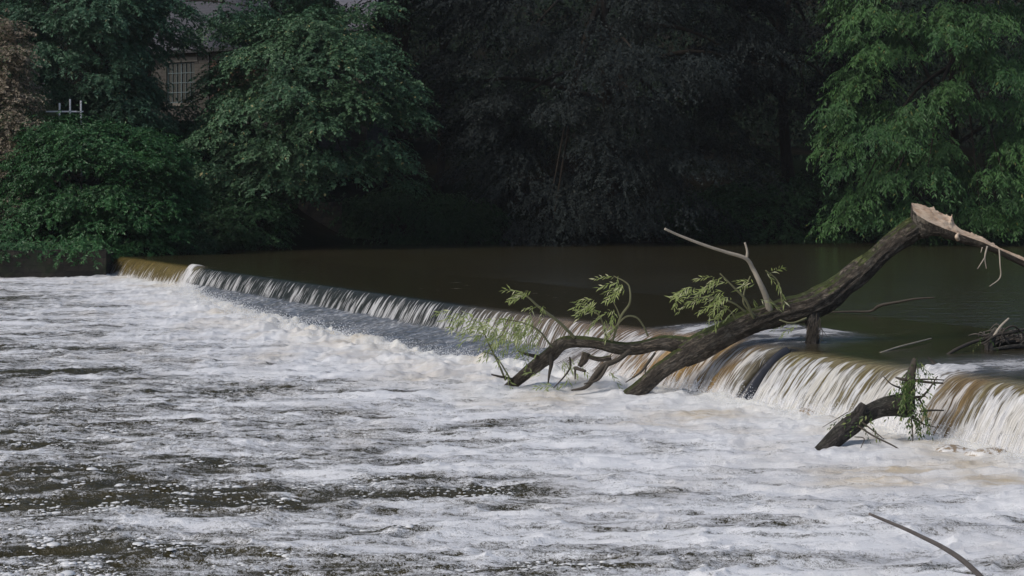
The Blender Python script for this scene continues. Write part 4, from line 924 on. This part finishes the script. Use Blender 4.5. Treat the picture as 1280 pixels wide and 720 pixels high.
def sticks():
    def st(name, label, cat, pts, mat, group=None, nseg=10, rough=.15, seed=0):
        w = [P(a, b, Y) for a, b, Y, r in pts]
        geos = [T(pts, nseg, .03, rough, seed)]
        me = geo_mesh(name, geos); o = link(name, me, mat)
        loc = w[0]; n = len(me.vertices); a = np.empty(n * 3, np.float32); me.vertices.foreach_get('co', a)
        me.vertices.foreach_set('co', (a.reshape(-1, 3) - loc.astype(np.float32)).ravel()); me.update(); o.location = loc.tolist()
        tag(o, label, cat, group); return o
    st('curved_stick', 'thin bare curved stick poking from the foam at bottom right corner', 'stick', [(1086, 642, 13.7, 1.6), (1105, 650, 13.7, 2.0), (1131, 661, 13.7, 2.4), (1150, 670, 13.7, 2.6), (1178, 684, 13.7, 3.0), (1205, 702, 13.7, 3.4), (1232, 728, 13.7, 3.8), (1252, 758, 13.7, 4.2), (1266, 790, 13.7, 4.6)], simple('driftwood_grey', (.10, .085, .075), (.22, .19, .17)), seed=3)
    st('floating_branch', 'thin dark branch floating in the pool behind the fallen trunk', 'branch', [(1028, 391, 37.5, 1.0), (1060, 389.5, 37.5, 1.2), (1088, 389, 37.4, 1.6), (1100, 382, 37.2, 2.0), (1125, 377, 37.0, 1.6), (1145, 373.5, 36.9, 1.4), (1168, 372, 36.8, .8)], MTWIG, 'driftwood', seed=4)
    st('floating_branch', 'pale thin branch lying in the pool just above the tan sheet of falls', 'branch', [(1100, 441, 27.6, .8), (1122, 434, 28.3, 1.1), (1145, 428, 29.0, 1.0), (1164, 423, 29.9, .7)], MPALE, 'driftwood', seed=5)
    st('driftwood_log', 'thick grey log of the debris heap crossing the right edge above the crest', 'log', [(1236, 432, 28.6, 3.5), (1250, 427, 28.9, 5.5), (1275, 424, 29.3, 6.5), (1310, 422, 29.6, 7), (1350, 420, 30, 6)], MB2, 'driftwood heap on the crest', 16, .2, 6)
    st('driftwood_log', 'upright grey stub at the left end of the debris heap', 'log', [(1236, 447, 28.0, 6), (1237, 434, 28.1, 5.5), (1241, 420, 28.3, 5), (1245, 411, 28.4, 3)], MB2, 'driftwood heap on the crest', 14, .25, 7)
    st('driftwood_branch', 'pale straight stick jutting up from the debris heap', 'branch', [(1240, 424, 28.2, 1.8), (1250, 409, 28.3, 1.6), (1261, 398, 28.4, 1.2)], MPALE, 'driftwood heap on the crest', seed=8)
    st('driftwood_branch', 'dark branch reaching left from the debris heap over white water', 'branch', [(1178, 447, 27.2, 1.2), (1195, 437, 27.5, 2.2), (1216, 428, 28.0, 2.0), (1238, 422, 28.3, 2.4)], MTWIG, 'driftwood heap on the crest', seed=9)
    st('driftwood_branch', 'grey waterlogged branch along the foot of the debris heap', 'branch', [(1238, 438, 27.9, 2), (1262, 434, 28.2, 3), (1290, 432, 28.5, 3), (1330, 430, 28.8, 2)], MB2, 'driftwood heap on the crest', seed=10)
    st('driftwood_branch', 'small forked dark snag in the white gush beside the debris heap', 'branch', [(1168, 470, 25.6, 3.5), (1172, 461, 25.6, 4), (1166, 452, 25.7, 2), (1160, 447, 25.8, 1)], MB2, 'driftwood heap on the crest', seed=11)
    st('driftwood_branch', 'short dark forked branch lying over the thick log of the debris heap', 'branch', [(1228, 430, 27.9, 1.2), (1246, 419, 28.2, 2.0), (1266, 415, 28.4, 2.2), (1290, 410, 28.8, 1.4)], MTWIG, 'driftwood heap on the crest', seed=14)
    st('driftwood_branch', 'thin arched dark branch at the top of the debris heap', 'branch', [(1250, 424, 28.2, 1.2), (1256, 412, 28.3, 1.2), (1268, 408, 28.4, 1.1), (1280, 418, 28.5, .8)], MTWIG, 'driftwood heap on the crest', seed=15)
    # tangle of fine twigs on the heap
    r = np.random.default_rng(12); g = []
    for i in range(90):
        x, y, Y = 1225 + r.random() * 90, 434 - r.random() * 15, 28.4 + r.random() * .8
        dx, dy = r.normal() * 12, -abs(r.normal()) * 6
        g.append(T([(x, y, Y, .9), (x + dx * .5, y + dy, Y, .8), (x + dx, y + dy * (.2 + r.random()), Y + .1, .4)], 5, .05, .2, i))
    root = thing('twig_tangle', 'tangle of fine grey twigs heaped on the thick log at the right edge', 'twigs', 'driftwood heap on the crest', loc=P(1262, 424, 28.9))
    part('twigs', geo_mesh('twigs', g), simple('tangle_grey', (.07, .06, .052), (.17, .15, .13)), root)
    part('weed', leaf_sprays([(1225, 421, 28.1, 8, 3, 36, -4, 3), (1197, 453, 27.0, 4, 2, 12, 2, 3)], .07, .025, 14), WEED, root)
    # dark slab standing in the gap of the falls
    m = M('wet_slate'); n = m.noise(m.coords((1, 1, .3)), 5, 5, .6)
    m.set(Base_Color=m.mix(n, (.018, .020, .027), (.05, .052, .062)), Roughness=.28, Normal=m.bump(n, .6, .03))
    def slab(label, t0, p0, p1, z0, z1, w0, w1, seed):
        g = []
        s = np.linspace(0, 1, 26); pts = [(*xy(t0 + .0, p0 + (p1 - p0) * u), z0 + (z1 - z0) * (u ** 1.4)) for u in s]
        co, q, bk = tube('slab', pts, w0 + (w1 - w0) * s, 16, .04, .18, seed, True, .5)
        o = link('wet_slab', geo_mesh('wet_slab', [(co, q, bk)]), m.m); tag(o, label, 'slab', 'slabs bare in the weir face')
    slab('broad dark wet slab standing bare in the weir face below the trunk', 6.02, -.15, .92, .90, -.1, .10, .135, 31)
    slab('narrow dark wet slab just left of the broad one in the weir face', 6.72, .25, .66, .66, .26, .06, .05, 32)
    # foam-washed rocks at the foot
    for i, (px, py, r_, lab) in enumerate([(1192, 571, .22, 'brown foam washed rock at the foot of the amber sheet, left one'), (1236, 576, .24, 'brown foam washed rock at the foot of the white sheet near right edge'), (1010, 522, .2, 'low grey rock in foam at the foot of the dark slab')]):
        c = PZ(px, py, -.02); import bmesh
        bm = bmesh.new(); bmesh.ops.create_icosphere(bm, subdivisions=4, radius=1)
        for v in bm.verts:
            f = 1 + .35 * float(fbm(v.co.x * 1.3 + i * 3, v.co.y * 1.3 + v.co.z, 90 + i, 4))
            v.co = Vector((v.co.x * r_ * 1.5 * f, v.co.y * r_ * f, v.co.z * r_ * .75 * f))
        me = bpy.data.meshes.new('rock'); bm.to_mesh(me); bm.free(); me.polygons.foreach_set('use_smooth', [True] * len(me.polygons))
        mr = M('washed_rock'); nn = mr.noise(mr.coords(), 9, 5); mr.set(Base_Color=mr.mix(mr.ramp(nn, .42, .58), (.30, .23, .15), (.72, .71, .69)), Roughness=.4, Normal=mr.bump(nn, .6, .03))
        o = link('washed_rock', me, mr.m); o.location = c.tolist(); tag(o, lab, 'rock', 'rocks at the weir foot')
sticks()

# ------------------------------------------------------------ spray along the foot
def build_spray():
    r = np.random.default_rng(77); n = 9000
    n = 22000; t = np.concatenate([r.uniform(-3, 20, n * 2 // 3), r.uniform(20, 48, n // 3)]); p = footW(t) + r.normal(size=len(t)) * .35 + .15
    z = .08 + np.abs(r.normal(size=len(t))) * .10 + np.where(r.random(len(t)) < .15, r.random(len(t)) * .18, 0)
    X, Y = xy(t, p); c = np.stack([X, Y, z], -1)
    s = r.uniform(.003, .010, len(t)) * (1 + (t > 20) * .7)
    base = np.array([(1, 0, 0), (-1, 0, 0), (0, 1, 0), (0, -1, 0), (0, 0, 1), (0, 0, -1)], float)
    co = (c[:, None] + base[None] * s[:, None, None]).reshape(-1, 3)
    f = np.array([(0, 2, 4), (2, 1, 4), (1, 3, 4), (3, 0, 4), (2, 0, 5), (1, 2, 5), (3, 1, 5), (0, 3, 5)])
    q = (np.arange(len(t))[:, None, None] * 6 + f[None]).reshape(-1, 3)
    m = M('spray_drops'); m.set(Base_Color=(.85, .86, .88, 1), Roughness=.3)
    tag(link('spray', np_mesh('spray', co, q), m.m), 'white spray droplets thrown up along the foot of the falls', 'spray', kind='stuff')
build_spray()

# ------------------------------------------------------------ light, camera
w = bpy.data.worlds.new('World'); scene.world = w; w.use_nodes = True
nt = w.node_tree; sky = nt.nodes.new('ShaderNodeTexSky'); sky.sky_type = 'NISHITA'; sky.sun_disc = False
SE, SA = math.radians(46), math.radians(238)          # sun behind and to the left of the camera
sky.sun_elevation = SE; sky.sun_rotation = SA; sky.air_density = 1.0; sky.dust_density = 2.5; sky.ozone_density = 1.0
nt.links.new(sky.outputs[0], nt.nodes['Background'].inputs[0]); nt.nodes['Background'].inputs[1].default_value = .085
sd = bpy.data.lights.new('sun', 'SUN'); sd.energy = 1.55; sd.angle = math.radians(22); sd.color = (1, .95, .88)
so = bpy.data.objects.new('sun', sd); COL.objects.link(so)
dirv = Vector((math.sin(SA) * math.cos(SE), math.cos(SA) * math.cos(SE), math.sin(SE)))
so.rotation_euler = dirv.to_track_quat('Z', 'Y').to_euler(); so.location = (0, 0, 60)
cam = bpy.data.cameras.new('camera'); co = bpy.data.objects.new('camera', cam); COL.objects.link(co)
co.location = (0, 0, H); co.rotation_euler = (math.radians(90), 0, 0)
cam.sensor_width = 36; cam.lens = F / 1280 * 36; cam.shift_y = -(360 - HY) / 1280; cam.clip_start = .1; cam.clip_end = 1500
scene.camera = co
vs = scene.view_settings; vs.view_transform = 'Standard'; vs.look = 'None'; vs.gamma = 1; vs.exposure = .24; vs.use_curve_mapping = False
scene.cycles.use_denoising = True; scene.cycles.max_bounces = 5

# thin haze volume added to lift the black gaps between the trees
hb = bpy.data.meshes.new('haze'); import bmesh
bm = bmesh.new(); bmesh.ops.create_cube(bm, size=1)
for v in bm.verts: v.co = Vector((v.co.x * 640, 230 + v.co.y * 560, 30 + v.co.z * 66))
bm.to_mesh(hb); bm.free()
hm = bpy.data.materials.new('haze'); hm.use_nodes = True; ht = hm.node_tree; ht.nodes.clear()
ho = ht.nodes.new('ShaderNodeOutputMaterial'); hv = ht.nodes.new('ShaderNodeVolumePrincipled')
hv.inputs['Color'].default_value = (.88, .93, 1, 1); hv.inputs['Density'].default_value = .00015
ht.links.new(hv.outputs[0], ho.inputs['Volume'])
tag(link('haze', hb, hm), kind='stuff')
